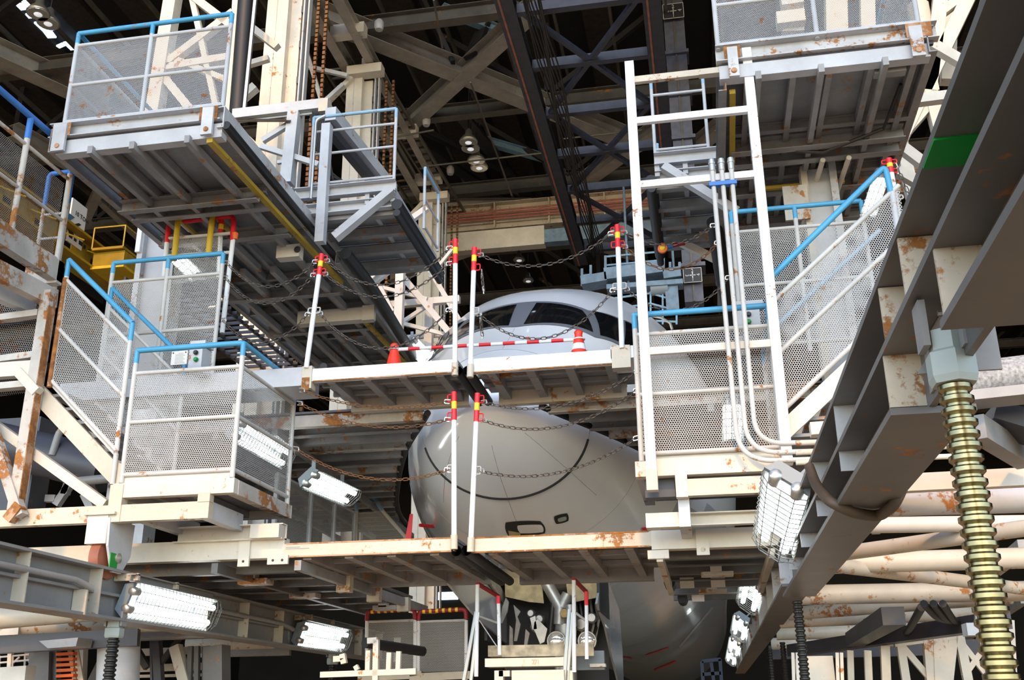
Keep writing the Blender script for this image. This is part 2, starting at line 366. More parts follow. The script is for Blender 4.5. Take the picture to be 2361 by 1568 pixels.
def marker(z, sc):
    mk = thing('crane_marker_plate', 'black marker plate with numbers 1 to 4 and a cross on the crane mast' if sc == 1 else 'small black marker plate low on the crane mast beside the cockpit', 'marker plate', (mx, 23.7, z))
    h = .24*sc; yy = 23.66
    box(mk, 'plate', 'ink', (mx-.28*sc, yy, z-h), (mx+.28*sc, yy+.03, z+h))
    for a in ((-.28, -1, .28, -.94), (-.28, .94, .28, 1), (-.28, -1, -.265, 1), (.265, -1, .28, 1)): box(mk, 'border', 'signwhite', (mx+a[0]*sc, yy-.008, z+a[1]*h), (mx+a[2]*sc, yy, z+a[3]*h))
    box(mk, 'cross_arm', 'signwhite', (mx-.09*sc, yy-.008, z-.012), (mx+.09*sc, yy, z+.012)); box(mk, 'cross_arm', 'signwhite', (mx-.012, yy-.008, z-.09*sc), (mx+.012, yy, z+.09*sc))
    for t, dx, dz, rt, u in (('2', 0, .14, (1,0,0), (0,0,1)), ('1', 0, -.15, (1,0,0), (0,0,1)), ('3', -.17, 0, (0,0,-1), (1,0,0)), ('4', .18, 0, (0,0,1), (-1,0,0))):
        textmesh(mk, t, .15*sc, 'signwhite', placed((mx+dx*sc, yy-.006, z+dz*sc), rt, u))
marker(PY(23.6, 1568, 20).z, 1); marker(PY(23.6, 1600, 632).z, .8)

# ---- blue crane gondola beyond the cockpit
gd = thing('crane_gondola', 'pale blue crane gondola with railings hanging behind the cockpit roof', 'crane', (0, 23, 8))
def gy(x, y, Y=23): return PY(Y, x, y)
for a, b, h in (((1342, 655), (1400, 645), .22), ((1395, 640), (1530, 622), .3), ((1530, 640), (1570, 634), .25)):
    p, q = gy(*a), gy(*b); bar(gd, 'beam', 'craneblue', p, q, .5, h)
for (x, y0, y1) in ((1342, 660, 620), (1362, 660, 612), (1396, 640, 590), (1530, 630, 590), (1545, 640, 605), (1567, 640, 605)):
    bar(gd, 'post', 'craneblue', gy(x, y0), gy(x, y1), .06)
for a, b in (((1396, 592), (1528, 580)), ((1396, 612), (1528, 600)), ((1342, 636), (1362, 633)), ((1342, 648), (1362, 645)), ((1545, 622), (1567, 618)), ((1400, 690), (1500, 676)), ((1500, 676), (1560, 694)), ((1400, 715), (1500, 700)), ((1500, 700), (1560, 716)), ((1410, 735), (1560, 742))):
    tube(gd, 'rail', 'palblue', [gy(*a), gy(*b)], .025, 6)
for x in (1500, 1528, 1560): tube(gd, 'rail_post', 'palblue', [gy(x, 672+.2*(x-1500)), gy(x, 748)], .025, 6)
bar(gd, 'under_beam', 'craneblue', gy(1400, 668), gy(1575, 655), .4, .12)
tube(gd, 'motor', 'lampgrey', [gy(1500, 668), gy(1540, 664)], .16, 12); box(gd, 'control_box', 'craneblue', gy(1550, 690)-V((.15, .1, .3)), gy(1550, 690)+V((.15, .1, .3)))
tube(gd, 'curved_rail', 'zinc', [gy(1500, 728), gy(1525, 733), gy(1545, 745), gy(1550, 760)], .035, 6)

for x in (-1.35, -.25): tube(gd, 'hanger_rod', 'craneblue', [(x, 23.05, 11.2), (x, 23.05, 13.9)], .03, 8)
# ---- high bay lamps
def highbay(px, py, z, lab, sc=1):
    p = PZ(z, px, py); r = .27*sc
    t = thing('high_bay_lamp', lab, 'lamp', p, 'high bay lamps under the roof')
    MB().lathe(p, (0, 0, 1), [(0, r), (.03, r*1.02), (.13*sc, r*.8), (.25*sc, r*.42), (.4*sc, r*.34), (.46*sc, r*.12)], 18).build('reflector', 'zinc', t, smooth=True)
    MB().lathe(p, (0, 0, 1), [(-.02, r*.9), (.01, r*.92)], 18).build('lens', 'lens', t)
    MB().lathe(p, (0, 0, 1), [(-.05, .03), (-.03, .09), (-.02, .1)], 12).build('bulb', 'bulb', t, smooth=True)
    MB().tube([p+V((0, 0, .4*sc)), p+V((0, 0, 2.4))], .015, 6).build('stem', 'roofdark', t)
for px, py, lab, sc in ((1080, 328, 'high bay lamp hanging highest of the four by the cable ladders', 1), (1085, 343, 'high bay lamp just under the highest of four by the cable ladders', 1), (1098, 371, 'high bay lamp third from the top by the cable ladders', 1), (1105, 387, 'high bay lamp lowest of the four by the cable ladders', 1),
                        (1197, 600, 'high bay lamp close above the cockpit roof, left of its pair', .8), (1218, 648, 'high bay lamp close above the cockpit roof, lower right of its pair', .8), (88, 32, 'round high bay lamp nearest the top left corner', 1), (111, 54, 'round high bay lamp above the left mesh platform', 1)):
    highbay(px, py, 17.3, lab, sc)

# ---- yellow overhead crane at the left with its load sign
YX = -14.0
yc = thing('yellow_overhead_crane', 'yellow overhead crane girder with oval holes behind the left railing', 'crane', PX(YX, 150, 560))
a0, a1, b0 = PX(YX, 153, 527), PX(YX, 265, 613), PX(YX, 120, 600)
zt, zb = a0.z, PX(YX, 150, 592).z; y0, y1 = a0.y-7, PX(YX, 300, 660).y
hz0, hz1 = zb+.25*(zt-zb), zb+.62*(zt-zb); n = 9; st = (y1-y0)/n
for k in range(n):                       # web built around the openings
    ya, yb = y0+k*st, y0+(k+1)*st; c0, c1 = ya+st*.36, ya+st*.64
    for lo, hi in (((ya, zb), (yb, hz0)), ((ya, hz1), (yb, zt)), ((ya, hz0), (c0, hz1)), ((c1, hz0), (yb, hz1))):
        box(yc, 'web_plate', 'crane', (YX-.03, lo[0], lo[1]), (YX, hi[0], hi[1]))
    tube(yc, 'step_bar', 'yellow', [(YX+.05, c0-.25, hz1+.06), (YX+.3, c1, hz1+.06)], .02, 6)
box(yc, 'top_flange', 'crane', (YX-.3, y0, zt), (YX+.25, y1, zt+.06)); box(yc, 'bottom_flange', 'crane', (YX-.3, y0, zb-.06), (YX+.35, y1, zb)); box(yc, 'rear_web', 'walldark', (YX-.75, y0, zb), (YX-.7, y1, zt))
e = PX(YX, 262, 592)
e = PX(YX+.7, 268, 592); y1 = e.y; box(yc, 'end_truck', 'crane', (YX+.3, y1-.3, e.z-.35), (YX+1.1, y1+.5, e.z)); box(yc, 'walkway', 'crane', (YX+.3, y1-.4, e.z+.02), (YX+1.1, y1+.6, e.z+.08)); box(yc, 'truck_shelf', 'yellow', (YX+.3, y1-.36, e.z-.45), (YX+1.15, y1+.55, e.z-.38))
for sx, sy in ((.3, -.4), (1.1, -.4), (1.1, .6)): tube(yc, 'walkway_post', 'yellowdull', [(YX+sx, y1+sy, e.z+.05), (YX+sx, y1+sy, e.z+.6)], .018, 6)
tube(yc, 'walkway_rail', 'yellowdull', [(YX+.3, y1-.4, e.z+.6), (YX+1.1, y1-.4, e.z+.6), (YX+1.1, y1+.6, e.z+.6)], .018, 6)
sc_ = PX(YX+.05, 181, 517)
sg = thing('load_sign', 'white load sign reading 10 TON above the yellow crane girder', 'sign', sc_)
ln = PX(YX, 200, 517).y-PX(YX, 163, 517).y; hh = .55
box(sg, 'board', 'signwhite', (YX-.02, sc_.y-ln/2, sc_.z-hh), (YX+.02, sc_.y+ln/2, sc_.z+hh))
textmesh(sg, '10 TON', ln*.27, 'ink', placed((YX+.03, sc_.y+.12, sc_.z+hh*.42), (0, 1, 0), (0, 0, 1)))
for k in range(5): box(sg, 'faded_mark', 'ink', (YX+.021, sc_.y-.25+k*.2, sc_.z-hh*.8), (YX+.03, sc_.y-.25+k*.2+(.13, .1, .14, .08, .12)[k], sc_.z-hh*.8+(.1, .07, .1, .08, .06)[k]))
lg = MB(); cy = sc_.y-ln*.27; cz = sc_.z-hh*.2
lg.slab([(YX+.021, cy-.22, cz+.22), (YX+.021, cy+.02, cz+.22), (YX+.021, cy-.2, cz), (YX+.021, cy-.36, cz)], (.01, 0, 0)); lg.build('emblem', 'inkblue', sg)
MB().slab([(YX+.021, cy-.3, cz), (YX+.021, cy-.1, cz), (YX+.021, cy+.12, cz-.25), (YX+.021, cy-.1, cz-.25)], (.01, 0, 0)).slab([(YX+.021, cy-.05, cz), (YX+.021, cy+.2, cz+.16), (YX+.021, cy+.3, cz+.16), (YX+.021, cy+.05, cz-.05)], (.01, 0, 0)).build('emblem', 'ink', sg)

# ================================================================ dock platforms
AX = -2.37                                              # aircraft centre line
def under(root, x0, x1, y0, y1, z, ny, joists, zj, cross=None, plate='deck', jm='joist', jw=.06, jh=.1):
    """underside of a deck: plates on cross beams with joists running back"""
    for k in range(ny):
        ya, yb = y0+(y1-y0)*k/ny, y0+(y1-y0)*(k+1)/ny
        box(root, 'deck_plate', plate, (x0, ya+.006, z), (x1, yb-.006, z+.02+.006*(k % 2)))
        if k: ibeam(root, 'cross_beam', jm, (x0, ya, z-.06), (x1, ya, z-.06), .07, .11, .012)
    for x in joists: bar(root, 'joist', jm, (x, y0, zj), (x, y1, zj), jw, jh)
def bracket(root, x, y, z0, z1, w=.11, mat='greyrust', hole=True):
    bk = box(root, 'bracket', mat, (x-w/2, y-.035, z0), (x+w/2, y+.0, z1))
    if hole: MB().lathe((x, y-.036, z0+.06), (0, -1, 0), [(0, .03), (.012, .028)], 10).build('bolt', 'rustpatch', bk)

# ---- upper left lift platform -----------------------------------------------------------
FY = 9.0
pf = thing('lift_platform', 'upper left lift platform with rusty mesh railing above the stair landing', 'platform', (-5.9, FY, 7.5))
fx0, fx1 = -6.91, -4.85
chan(pf, 'fascia', 'greypaint', (fx0, FY+.05, 7.79), (fx1, FY+.05, 7.79), .1, .18, flip=1); bar(pf, 'lower_beam', 'greypaint', (fx0+.1, FY+.10, 7.58), (fx1+.02, FY+.10, 7.58), .12, .17)
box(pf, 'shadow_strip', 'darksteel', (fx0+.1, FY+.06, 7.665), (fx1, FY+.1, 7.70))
fence(pf, [(-6.77, FY+.06, 7.86), (-5.83, FY+.06, 7.86), (-4.86, FY+.06, 7.86)], [.06, .54, 1.08], 1.25, mesh='mesh14', railmat='greypaint', r=.026)
fence(pf, [(-6.77, FY+.06, 7.86), (-6.77, 12.2, 7.86)], [.06, .54, 1.08], 1.25, mesh='mesh14', railmat='greypaint', r=.024)
bracket(pf, -6.75, FY, 7.50, 7.84, .16, 'greyrust'); bracket(pf, -4.98, FY, 7.50, 7.84, .13, 'greyrust')
box(pf, 'rust_stain_plate', 'rustpatch', (-6.86, FY-.006, 7.70), (-6.64, FY+.002, 7.865)); box(pf, 'rust_stain_plate', 'rustpatch', (-5.09, FY-.006, 7.70), (-4.88, FY+.002, 7.865))
under(pf, -6.8, -4.9, FY+.15, 18.0, 7.64, 7, (-6.62, -6.25, -6.0, -5.75, -5.3), 7.575)
for x in (-6.35, -5.85, -5.2): bar(pf, 'outrigger_bar', 'joist', (x, FY-.02, 7.475), (x, 12.4, 7.475), .06, .09)
chan(pf, 'edge_channel', 'greyrust', (-4.84, FY, 7.72), (-4.84, 12.9, 7.72), .08, .26, flip=-1); chan(pf, 'edge_channel', 'joist', (-6.84, FY, 7.66), (-6.84, 18, 7.66), .08, .3, flip=1)
for y, zz in ((10.3, 7.46), (10.62, 7.5), (11.3, 7.46), (13.3, 7.46), (14.8, 7.46)): chan(pf, 'cross_channel', 'joist', (-6.75, y, zz), (-4.95, y, zz), .1, .16)
bar(pf, 'yellow_bar', 'yellowdull', (-4.97, FY+.05, 7.47), (-4.86, 13.0, 7.43), .07, .05); bar(pf, 'yellow_bar', 'yellowdull', (-5.0, 14.2, 7.40), (-4.9, 17.2, 7.36), .07, .05)
MB().tube([(-4.78, FY+.02, 7.62), (-4.78, 12.6, 7.60)], .05, 10).build('pipe', 'rubber', pf, smooth=True)
tube(pf, 'edge_bumper', 'rubber', bend([(-4.52, 12.2, 7.5), (-4.50, 13.2, 7.46), (-4.58, 14.6, 7.42), (-4.78, 17.2, 7.42), (-5.0, 18.2, 7.42)], .8, 8), .085, 12)
chan(pf, 'edge_channel', 'joist', (-4.7, 12.4, 7.55), (-4.95, 18, 7.55), .08, .2)
for x in (-6.5, -6.1, -5.65, -5.15): bar(pf, 'joist', 'joist', (x, 12.4, 7.45), (x, 18, 7.45), .08, .1)
gm = MB()                                               # open grating at the far left edge of the deck
for k in range(26): gm.bar((-7.9, 12.5+k*.21, 7.5), (-6.9, 12.5+k*.21, 7.5), .02, .05)
for x in (-7.9, -7.6, -7.3, -7.0): gm.bar((x, 12.4, 7.5), (x, 18, 7.5), .025, .06)
gm.build('grating', 'darksteel', pf)
bar(pf, 'telescope_box', 'cream', (-5.9, 14.05, 7.33), (-4.72, 14.05, 7.33), .16, .2); box(pf, 'telescope_end', 'cream_rusty', (-4.85, 13.93, 7.2), (-4.66, 14.02, 7.44))
box(pf, 'telescope_end', 'cream', (-5.3, 11.7, 7.28), (-4.98, 11.85, 7.46)); MB().lathe((-5.0, 11.69, 7.37), (0, -1, 0), [(0, .045), (.01, .045)], 12).build('hole', 'gap', pf)

# ---- upper right lift platform (mirror)
pm = thing('lift_platform', 'upper right lift platform with rusted fascia at the top edge', 'platform', (1.5, FY, 7.5))
mx0, mx1 = .46, 2.58
chan(pm, 'fascia', 'greyrust', (mx0, FY+.05, 7.81), (mx1, FY+.05, 7.81), .1, .19, flip=1); bar(pm, 'lower_beam', 'greypaint', (mx0+.02, FY+.10, 7.6), (mx1-.1, FY+.10, 7.6), .12, .15)
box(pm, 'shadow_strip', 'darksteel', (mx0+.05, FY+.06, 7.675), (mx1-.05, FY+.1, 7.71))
fence(pm, [(.49, FY+.06, 7.88), (1.46, FY+.06, 7.88), (2.42, FY+.06, 7.88)], [.06, .54, 1.08], 1.25, mesh='mesh14', railmat='greypaint', r=.026)
fence(pm, [(2.42, FY+.06, 7.88), (2.42, 12.2, 7.88)], [.06, .54, 1.08], 1.25, mesh='mesh14', railmat='greypaint', r=.024)
bracket(pm, .62, FY, 7.5, 7.84, .1); bracket(pm, 2.36, FY, 7.50, 7.84, .12)
box(pm, 'rust_stain_plate', 'rustpatch', (2.28, FY-.006, 7.73), (2.52, FY+.002, 7.89)); box(pm, 'rust_stain_plate', 'rustpatch', (.54, FY-.006, 7.73), (.7, FY+.002, 7.87))
under(pm, .5, 2.5, FY+.15, 13.4, 7.66, 4, (.75, 1.2, 1.55, 1.95, 2.35), 7.59)
for x in (.85, 1.45, 2.05): bar(pm, 'outrigger_bar', 'joist', (x, FY-.02, 7.49), (x, 12.3, 7.49), .055, .09)
chan(pm, 'edge_channel', 'joist', (2.5, FY, 7.7), (2.5, 13.2, 7.7), .08, .3, flip=1); chan(pm, 'edge_channel', 'joist', (.5, FY+.1, 7.6), (.5, 15, 7.6), .08, .34, flip=-1)
for y, zz in ((10.4, 7.5), (10.7, 7.5), (11.4, 7.48), (12.3, 7.5)): chan(pm, 'cross_channel', 'joist', (.6, y, zz), (2.45, y, zz), .1, .17)
bar(pm, 'yellow_bar', 'yellowdull', (.60, FY+.2, 7.47), (.64, 12.6, 7.43), .06, .05); bar(pm, 'yellow_bar', 'yellowdull', (.9, 11.2, 7.38), (1.9, 11.2, 7.38), .05, .04)
MB().tube([(2.3, FY+.6, 7.6), (2.2, 10.2, 7.45), (1.6, 10.5, 7.4), (1.3, 10.45, 7.42)], .02, 6).build('cable', 'cable', pm, smooth=True)
box(pm, 'hatch_frame', 'joist', (1.98, FY+.2, 7.5), (2.28, FY+.3, 7.58))
for x in (.0, .28): tube(pm, 'telescope_tube', 'cream', [(x+1.6, 10.6, 7.36), (x+1.45, 13, 7.3)], .03, 8)

# ---- sliding outriggers beside the cockpit
def outrigger(lab, sx, y0, mat, x_in, x_out, rail=True):
    """sx=+1: left dock (extends to +X)"""
    t = thing('sliding_outrigger', lab, 'platform', ((x_in+x_out)/2, y0, 8.0))
    z = 8.02
    chan(t, 'deck_beam', mat, (x_out-.1*sx, y0, z+.11), (x_in, y0, z+.11), .1, .17, flip=sx); chan(t, 'lower_beam', mat, (x_out, y0+.02, z-.13), (x_in, y0+.02, z-.13), .1, .15, flip=sx)
    for k in range(4):
        ya = y0+.15+k*.55
        box(t, 'deck_plate', 'deck', (min(x_in, x_out), ya, z-.1), (max(x_in, x_out), ya+.53, z-.08)); bar(t, 'floor_joist', 'joist', (x_out, ya, z-.2), (x_in, ya, z-.2), .1, .12)
    for x in (x_in, x_in-.35*sx):
        bar(t, 'side_beam', mat, (x-.03*sx, y0, z-.02), (x-.03*sx, y0+2.2, z-.02), .06, .2)
    for zz, r in ((z-.2, .075), (z-.32, .05)): tube(t, 'edge_bumper', 'rubber', [(x_in+.05*sx, y0-.06, zz), (x_in+.05*sx, y0+2.2, zz-.02)], r, 12)
    if rail:
        fence(t, [(x_out+.1*sx, y0, z+.2), (x_in-.02*sx, y0, z+.2)], [.05, .5, .85], 1.08, blue='palblue', r=.022, mesh=None, railmat='greypaint', posts=[1, 1])
        fence(t, [(x_in-.02*sx, y0+1.5, z+.2), (x_in-.02*sx, y0+2.3, z+.2)], [.05, .5], 1.0, blue='palblue', r=.022, mesh=None, railmat='greypaint')
    return t
og = outrigger('left sliding outrigger with pale blue railing reaching toward the cockpit', 1, 11.6, 'greypaint', -3.66, -4.95)
op = PY(11.55, 768, 290); ob_ = PY(11.55, 742, 560)
bar(og, 'mast_post', 'greypaint', (-4.62, 11.52, 7.35), (-4.62, 11.52, op.z), .12); bar(og, 'diagonal_brace', 'greypaint', PY(11.52, 905, 438), PY(11.52, 772, 548), .1, .13, (0, 1, 0))
MB().tube(bend([(-4.78, 11.5, 8.0), (-4.78, 11.5, 9.2), (-4.65, 11.5, 9.25)], .1), .02, 8).build('conduit', 'zinc', og, smooth=True)
og2 = outrigger('right sliding outrigger with railing behind the tall ladder frame', -1, 11.6, 'greypaint', -.28, .5)
bar(og2, 'diagonal_brace', 'greypaint', PY(11.52, 1530, 385), PY(11.52, 1700, 490), .1, .13, (0, 1, 0))
for p, q in (((1552, 500), (1648, 545)), ((1555, 552), (1665, 605))): bar(og2, 'brace', 'cream', PY(13.4, *p), PY(13.4, *q), .09, .1)
tube(og2, 'drop_bumper', 'rubber', bend([(.42, 12.2, 7.5), (.5, 13.2, 7.1), (.75, 14.5, 6.2), (.9, 15.2, 5.4)], .6, 8), .1, 12)

# ---- hoist frame between lift platform and outrigger
hf = thing('cable_hoist', 'grey hoist frame with cable chain between lift platform and outrigger', 'hoist', (-5.2, 12.6, 7.8))
HY = 12.6
def hb(a, b, w=.11, name='frame_bar', mat='greypaint', Y=HY): return bar(hf, name, mat, PY(Y, *a), PY(Y, *b), w, w, (0, 1, 0))
hb((540, 268), (760, 242), .16, 'top_beam'); hb((548, 275), (720, 256), .05, 'guide_rail', 'zinc'); hb((548, 281), (720, 262), .03, 'guide_rail', 'zinc'); hb((680, 262), (662, 425), .17, 'post'); hb((605, 325), (665, 288), .08); hb((602, 338), (735, 380), .08); hb((640, 375), (662, 372), .05)
box(hf, 'beam_end', 'cream_rusty', PY(HY, 742, 262)-V((.02, .1, .02)), PY(HY, 758, 240)+V((.02, .1, .02)))
g = MB(); p, q = PY(HY-.05, 548, 277), PY(HY-.05, 675, 277)
for k in range(30):
    c = p+(q-p)*k/30; g.bar(c-V((0, .08, .07)), c+V((0, .08, .07)), .035, .02)
g.build('cable_chain', 'hosebrown', hf)
for k in range(7):
    a = PY(HY, 715+k*5, 262); b = PX(-4.9+.03*k, 790+k*8, 420+k*4)
    MB().tube([a, a+(b-a)*.3-V((0, 0, .35+.06*k)), a+(b-a)*.65-V((0, 0, .3)), b], .016, 5).build('hose', 'cable', hf, smooth=True)
p, q = PX(-4.72, 762, 262), PX(-4.6, 905, 440)
MB().bar(p, q, .16, .2).build('runway_beam', 'greypaint', hf); bar(hf, 'runway_under', 'darksteel', p-V((.05, 0, .2)), q-V((.05, 0, .2)), .12, .12)
g = MB(); p, q = PX(-4.75, 830, 350), PX(-4.7, 880, 412)
for k in range(16):
    c = p+(q-p)*k/16; g.bar(c-V((.1, 0, .05)), c+V((.1, 0, .05)), .06, .05)
g.build('cable_chain', 'hosebrown', hf)

# ---- hoist masts with header beams behind the left platform
MX = -7.85
for i, (yy, hw, zt_, lab) in enumerate(((16.7, .23, 20.3, 'cream hoist mast with rusty chains, tallest and nearest on the left'), (21.4, .205, 16.7, 'cream hoist mast with chain pair, second from the left tower'), (28.3, .22, 16.7, 'cream hoist mast farthest back, beside the runway girder end'))):
    t = thing('hoist_mast', lab, 'mast', (MX, yy, 5), 'hoist masts behind the left platform')
    box(t, 'column', 'cream', (MX-hw, yy-.2, 4.2), (MX+hw, yy+.25, zt_)); box(t, 'side_column', 'cream', (MX+hw, yy-.02, 4.2), (MX+hw+.22, yy+.28, zt_))
    box(t, 'seam_strip', 'greyrust', (MX-.02, yy-.212, 4.2), (MX-.005, yy-.2, zt_))
    for dx in (.32, .42): box(t, 'guide_rail', 'greypaint', (MX+hw+dx-.03, yy-.1, 4.2), (MX+hw+dx, yy+.05, zt_))
    for k in range(14): box(t, 'roller', 'darksteel', (MX+hw+.23, yy-.06, 5+k*.85), (MX+hw+.29, yy+.02, 5.16+k*.85))
    for dx in (.58, .76):
        cm = MB(); n = int((zt_-6)/.11)
        for k in range(n): cm.box((MX+hw+dx-.028, yy-.03, 6+k*.11), (MX+hw+dx+.028, yy+.03, 6.075+k*.11))
        cm.build('lift_chain', 'rustchain', t)
    if i:
        box(t, 'cap_beam', 'cream', (MX-.15, yy-.4, zt_), (MX+.75, yy-.1, zt_+.25)); box(t, 'cap_post', 'cream', (MX+.2, yy-.3, zt_+.25), (MX+.3, yy-.15, zt_+.5)); bar(t, 'knee_brace', 'cream', (MX-.9, yy-.25, zt_-.9), (MX-.05, yy-.25, zt_), .12)
    else:
        for zz in (9.5, 12.0): box(t, 'band', 'cream', (MX-hw-.5, yy-.1, zz), (MX-hw, yy+.05, zz+.14)); bar(t, 'brace', 'cream', (MX-hw-.75, yy, zz+.9), (MX-hw, yy, zz+.1), .1); bar(t, 'brace', 'cream', (MX-hw-.75, yy, zz-.8), (MX-hw, yy, zz), .1)
hd = thing('mast_header', 'long cream header beams running back over the hoist masts', 'beam', (MX, 20, 17.0))
for x, z, w_ in ((MX-.24, 17.15, .24), (MX+.44, 17.15, .2)): ibeam(hd, 'header_beam', 'bracesteel', (x, 13, z), (x, 29, z), w_, .36)
for y in (20.0, 24.7, 27.5): box(hd, 'cross_beam', 'cream', (MX-.2, y-.14, 17.05), (MX+.66, y+.14, 17.34))
for y in (20.4, 24.9, 27.8): MB().lathe((MX+.86, y, 17.45), (0, 0, 1), [(0, .09), (.08, .12), (.22, .12), (.3, .06)], 14).build('motor', 'greypaint', hd, smooth=True)
bar(hd, 'brace', 'greypaint', PY(20.9, 700, 152), PY(20.9, 802, 175), .1); bar(hd, 'brace', 'greypaint', PY(20.5, 700, 95), PY(20.5, 745, 245), .1); bar(hd, 'brace', 'greypaint', PY(20.5, 748, 235), PY(20.5, 792, 195), .1)
# lattice tower left of the masts
lt = thing('lattice_tower', 'cream lattice tower seen through the upper left mesh railing', 'tower', (-8.0, 14.2, 5))
TY = 14.2
def tb(a, b, w=.14, name='lattice_bar', root=None, mat='cream', Y=TY): return bar(root or lt, name, mat, PY(Y, *a), PY(Y, *b), w, w, (0, 1, 0))
tb((405, -40), (352, 290), .24, 'leg'); tb((556, -40), (535, 290), .2, 'leg'); tb((440, -20), (500, 250), .1, 'rear_leg')
tb((380, 152), (540, 30)); tb((440, -10), (535, 62)); tb((370, 160), (540, 132)); tb((372, 170), (470, 290)); tb((385, 130), (535, 190), .1); tb((590, 200), (520, 260)); tb((575, 60), (640, 110), .12); tb((575, 148), (620, 135), .1)
MB().tube([PY(13.6, 570, -30), PY(13.6, 548, 265)], .14, 12).build('black_hose', 'rubber', lt, smooth=True); tb((592, -30), (562, 270), .05, 'conduit', mat='zinc', Y=13.5)

# ---- right lattice tower behind the upper right platform
rl = thing('lattice_tower', 'cream lattice tower behind the upper right platform', 'tower', (3.6, 13.5, 4))
def rb(a, b, w=.15, Y=13.5, name='lattice_bar'): return tb(a, b, w, name, rl, 'cream', Y)
rb((2172, -40), (2140, 215), .2, name='leg'); rb((2290, -60), (2240, 120), .15); rb((2245, -30), (2065, 345), .2); rb((2155, 42), (2290, -60), .13); rb((2140, 200), (2210, 480), .18, name='leg'); rb((2145, 240), (2075, 320), .14); rb((2135, 130), (2150, 215), .16); rb((2075, 320), (2110, 480), .16); rb((2185, 190), (2190, 20), .2, 14.2)
for a, b in (((2146, 102), (2215, 142)), ((2100, 234), (2185, 223)), ((2072, 335), (2125, 375)), ((2070, 395), (2115, 420))): rb(a, b, .13, 12.4, 'step_bar')
for x, y in ((2110, 215), (2120, 40), (1830, 30)): MB().lathe(PY(13.5, x, y), (0, 0, 1), [(-.2, .16), (.2, .16), (.26, .08)], 12).build('motor', 'cream', rl, smooth=True)
for (x0, x1) in ((1905, 1945), (1985, 2010), (1800, 1850)): tb(((x0+x1)/2, -60), ((x0+x1)/2+3, 85), .3 if x1-x0 > 30 else .2, 'column', rl, 'cream', 13.2)
tb((1800, 8), (1850, 0), .2, 'cap_beam', rl, 'cream', 13.0); tb((1790, 50), (1855, 42), .2, 'cap_beam', rl, 'cream', 13.0)
# ---- lattice frame below the outrigger
lf = thing('lattice_tower', 'white lattice frame below the left outrigger, beside the cockpit', 'tower', (-4.6, 19, 5))
for a, b, w_, Y in (((926, 560), (915, 870), .26, 18), ((992, 690), (985, 870), .26, 19), ((880, 705), (1060, 690), .22, 19), ((870, 660), (985, 690), .12, 18.5), ((905, 610), (1055, 790), .2, 18.5), ((955, 560), (1060, 740), .16, 19), ((925, 745), (985, 705), .12, 18.6), ((925, 745), (1040, 775), .12, 18.6), ((920, 780), (1040, 770), .14, 19.4), ((875, 660), (905, 720), .16, 18), ((940, 600), (985, 560), .1, 18.4), ((990, 640), (1055, 560), .1, 19)):
    bar(lf, 'lattice_bar', 'greypaint', PY(Y, *a), PY(Y, *b), w_*.62, w_*.62, (0, 1, 0))
for a, b in (((812, 575), (855, 540)), ((812, 605), (985, 480)), ((850, 660), (985, 555))): bar(lf, 'angle_brace', 'greypaint', PY(16, *a), PY(16, *b), .1, .1, (0, 1, 0))
MB().slab([PY(15.8, 835, 590), PY(15.8, 870, 550), PY(15.8, 890, 610), PY(15.8, 850, 650)], (0, .03, 0)).build('punched_plate', 'greyrust', lf)

# ---- left stair landing ------------------------------------------------------------------
CY = 9.2
pc = thing('stair_landing', 'left stair landing box with blue handrail and perforated mesh sides', 'landing', (-5.05, CY, 3.6))
cx0, cx1, cyb = -5.70, -4.42, 10.62
fence(pc, [(-5.63, CY+.03, 3.77), (-4.46, CY+.03, 3.77), (-4.46, cyb, 3.77)], [.08, .62, 1.14], 1.39, r=.026)
bar(pc, 'front_beam', 'cream', (cx0, CY+.05, 3.69), (cx1, CY+.05, 3.69), .1, .145); bar(pc, 'side_beam', 'cream_worn', (cx1-.045, CY+.1, 3.685), (cx1-.045, cyb, 3.685), .1, .145); bar(pc, 'rear_beam', 'cream', (cx0, cyb, 3.69), (cx1, cyb, 3.69), .1, .14); bar(pc, 'side_beam', 'cream', (cx0+.055, CY+.1, 3.685), (cx0+.055, cyb, 3.685), .1, .145)
box(pc, 'toe_board', 'cream', (cx0+.07, CY+.04, 3.76), (cx1-.06, CY+.06, 3.83))
for k in range(3): box(pc, 'floor_plate', 'deck', (cx0+.1, CY+.1+k*.46, 3.70), (cx1-.1, CY+.55+k*.46, 3.72))
for x in (-5.3, -4.9): bar(pc, 'floor_joist', 'joist', (x, CY+.1, 3.66), (x, cyb-.05, 3.66), .06, .07)
bar(pc, 'bottom_chord', 'cream_rusty', (-7.6, CY+.05, 3.465), (-4.66, CY+.05, 3.465), .1, .165)
box(pc, 'hanger_plate', 'cream_rusty', (-4.78, CY-.008, 3.54), (-4.655, CY+.08, 3.63)); box(pc, 'hanger_plate', 'cream_rusty', (-5.72, CY-.01, 3.38), (-5.58, CY+.1, 3.75))
bar(pc, 'under_beam', 'greypaint', (-4.72, CY+.1, 3.47), (-4.72, 10.0, 3.47), .1, .17); bar(pc, 'under_beam', 'greypaint', (-5.4, CY+.1, 3.47), (-5.4, 10.4, 3.47), .1, .17)
chan(pc, 'under_channel', 'cream', (-5.4, 9.99, 3.36), (-4.2, 9.99, 3.36), .12, .16)
box(pc, 'under_box', 'cream', (-4.52, 9.86, 3.285), (-4.21, 9.99, 3.42))
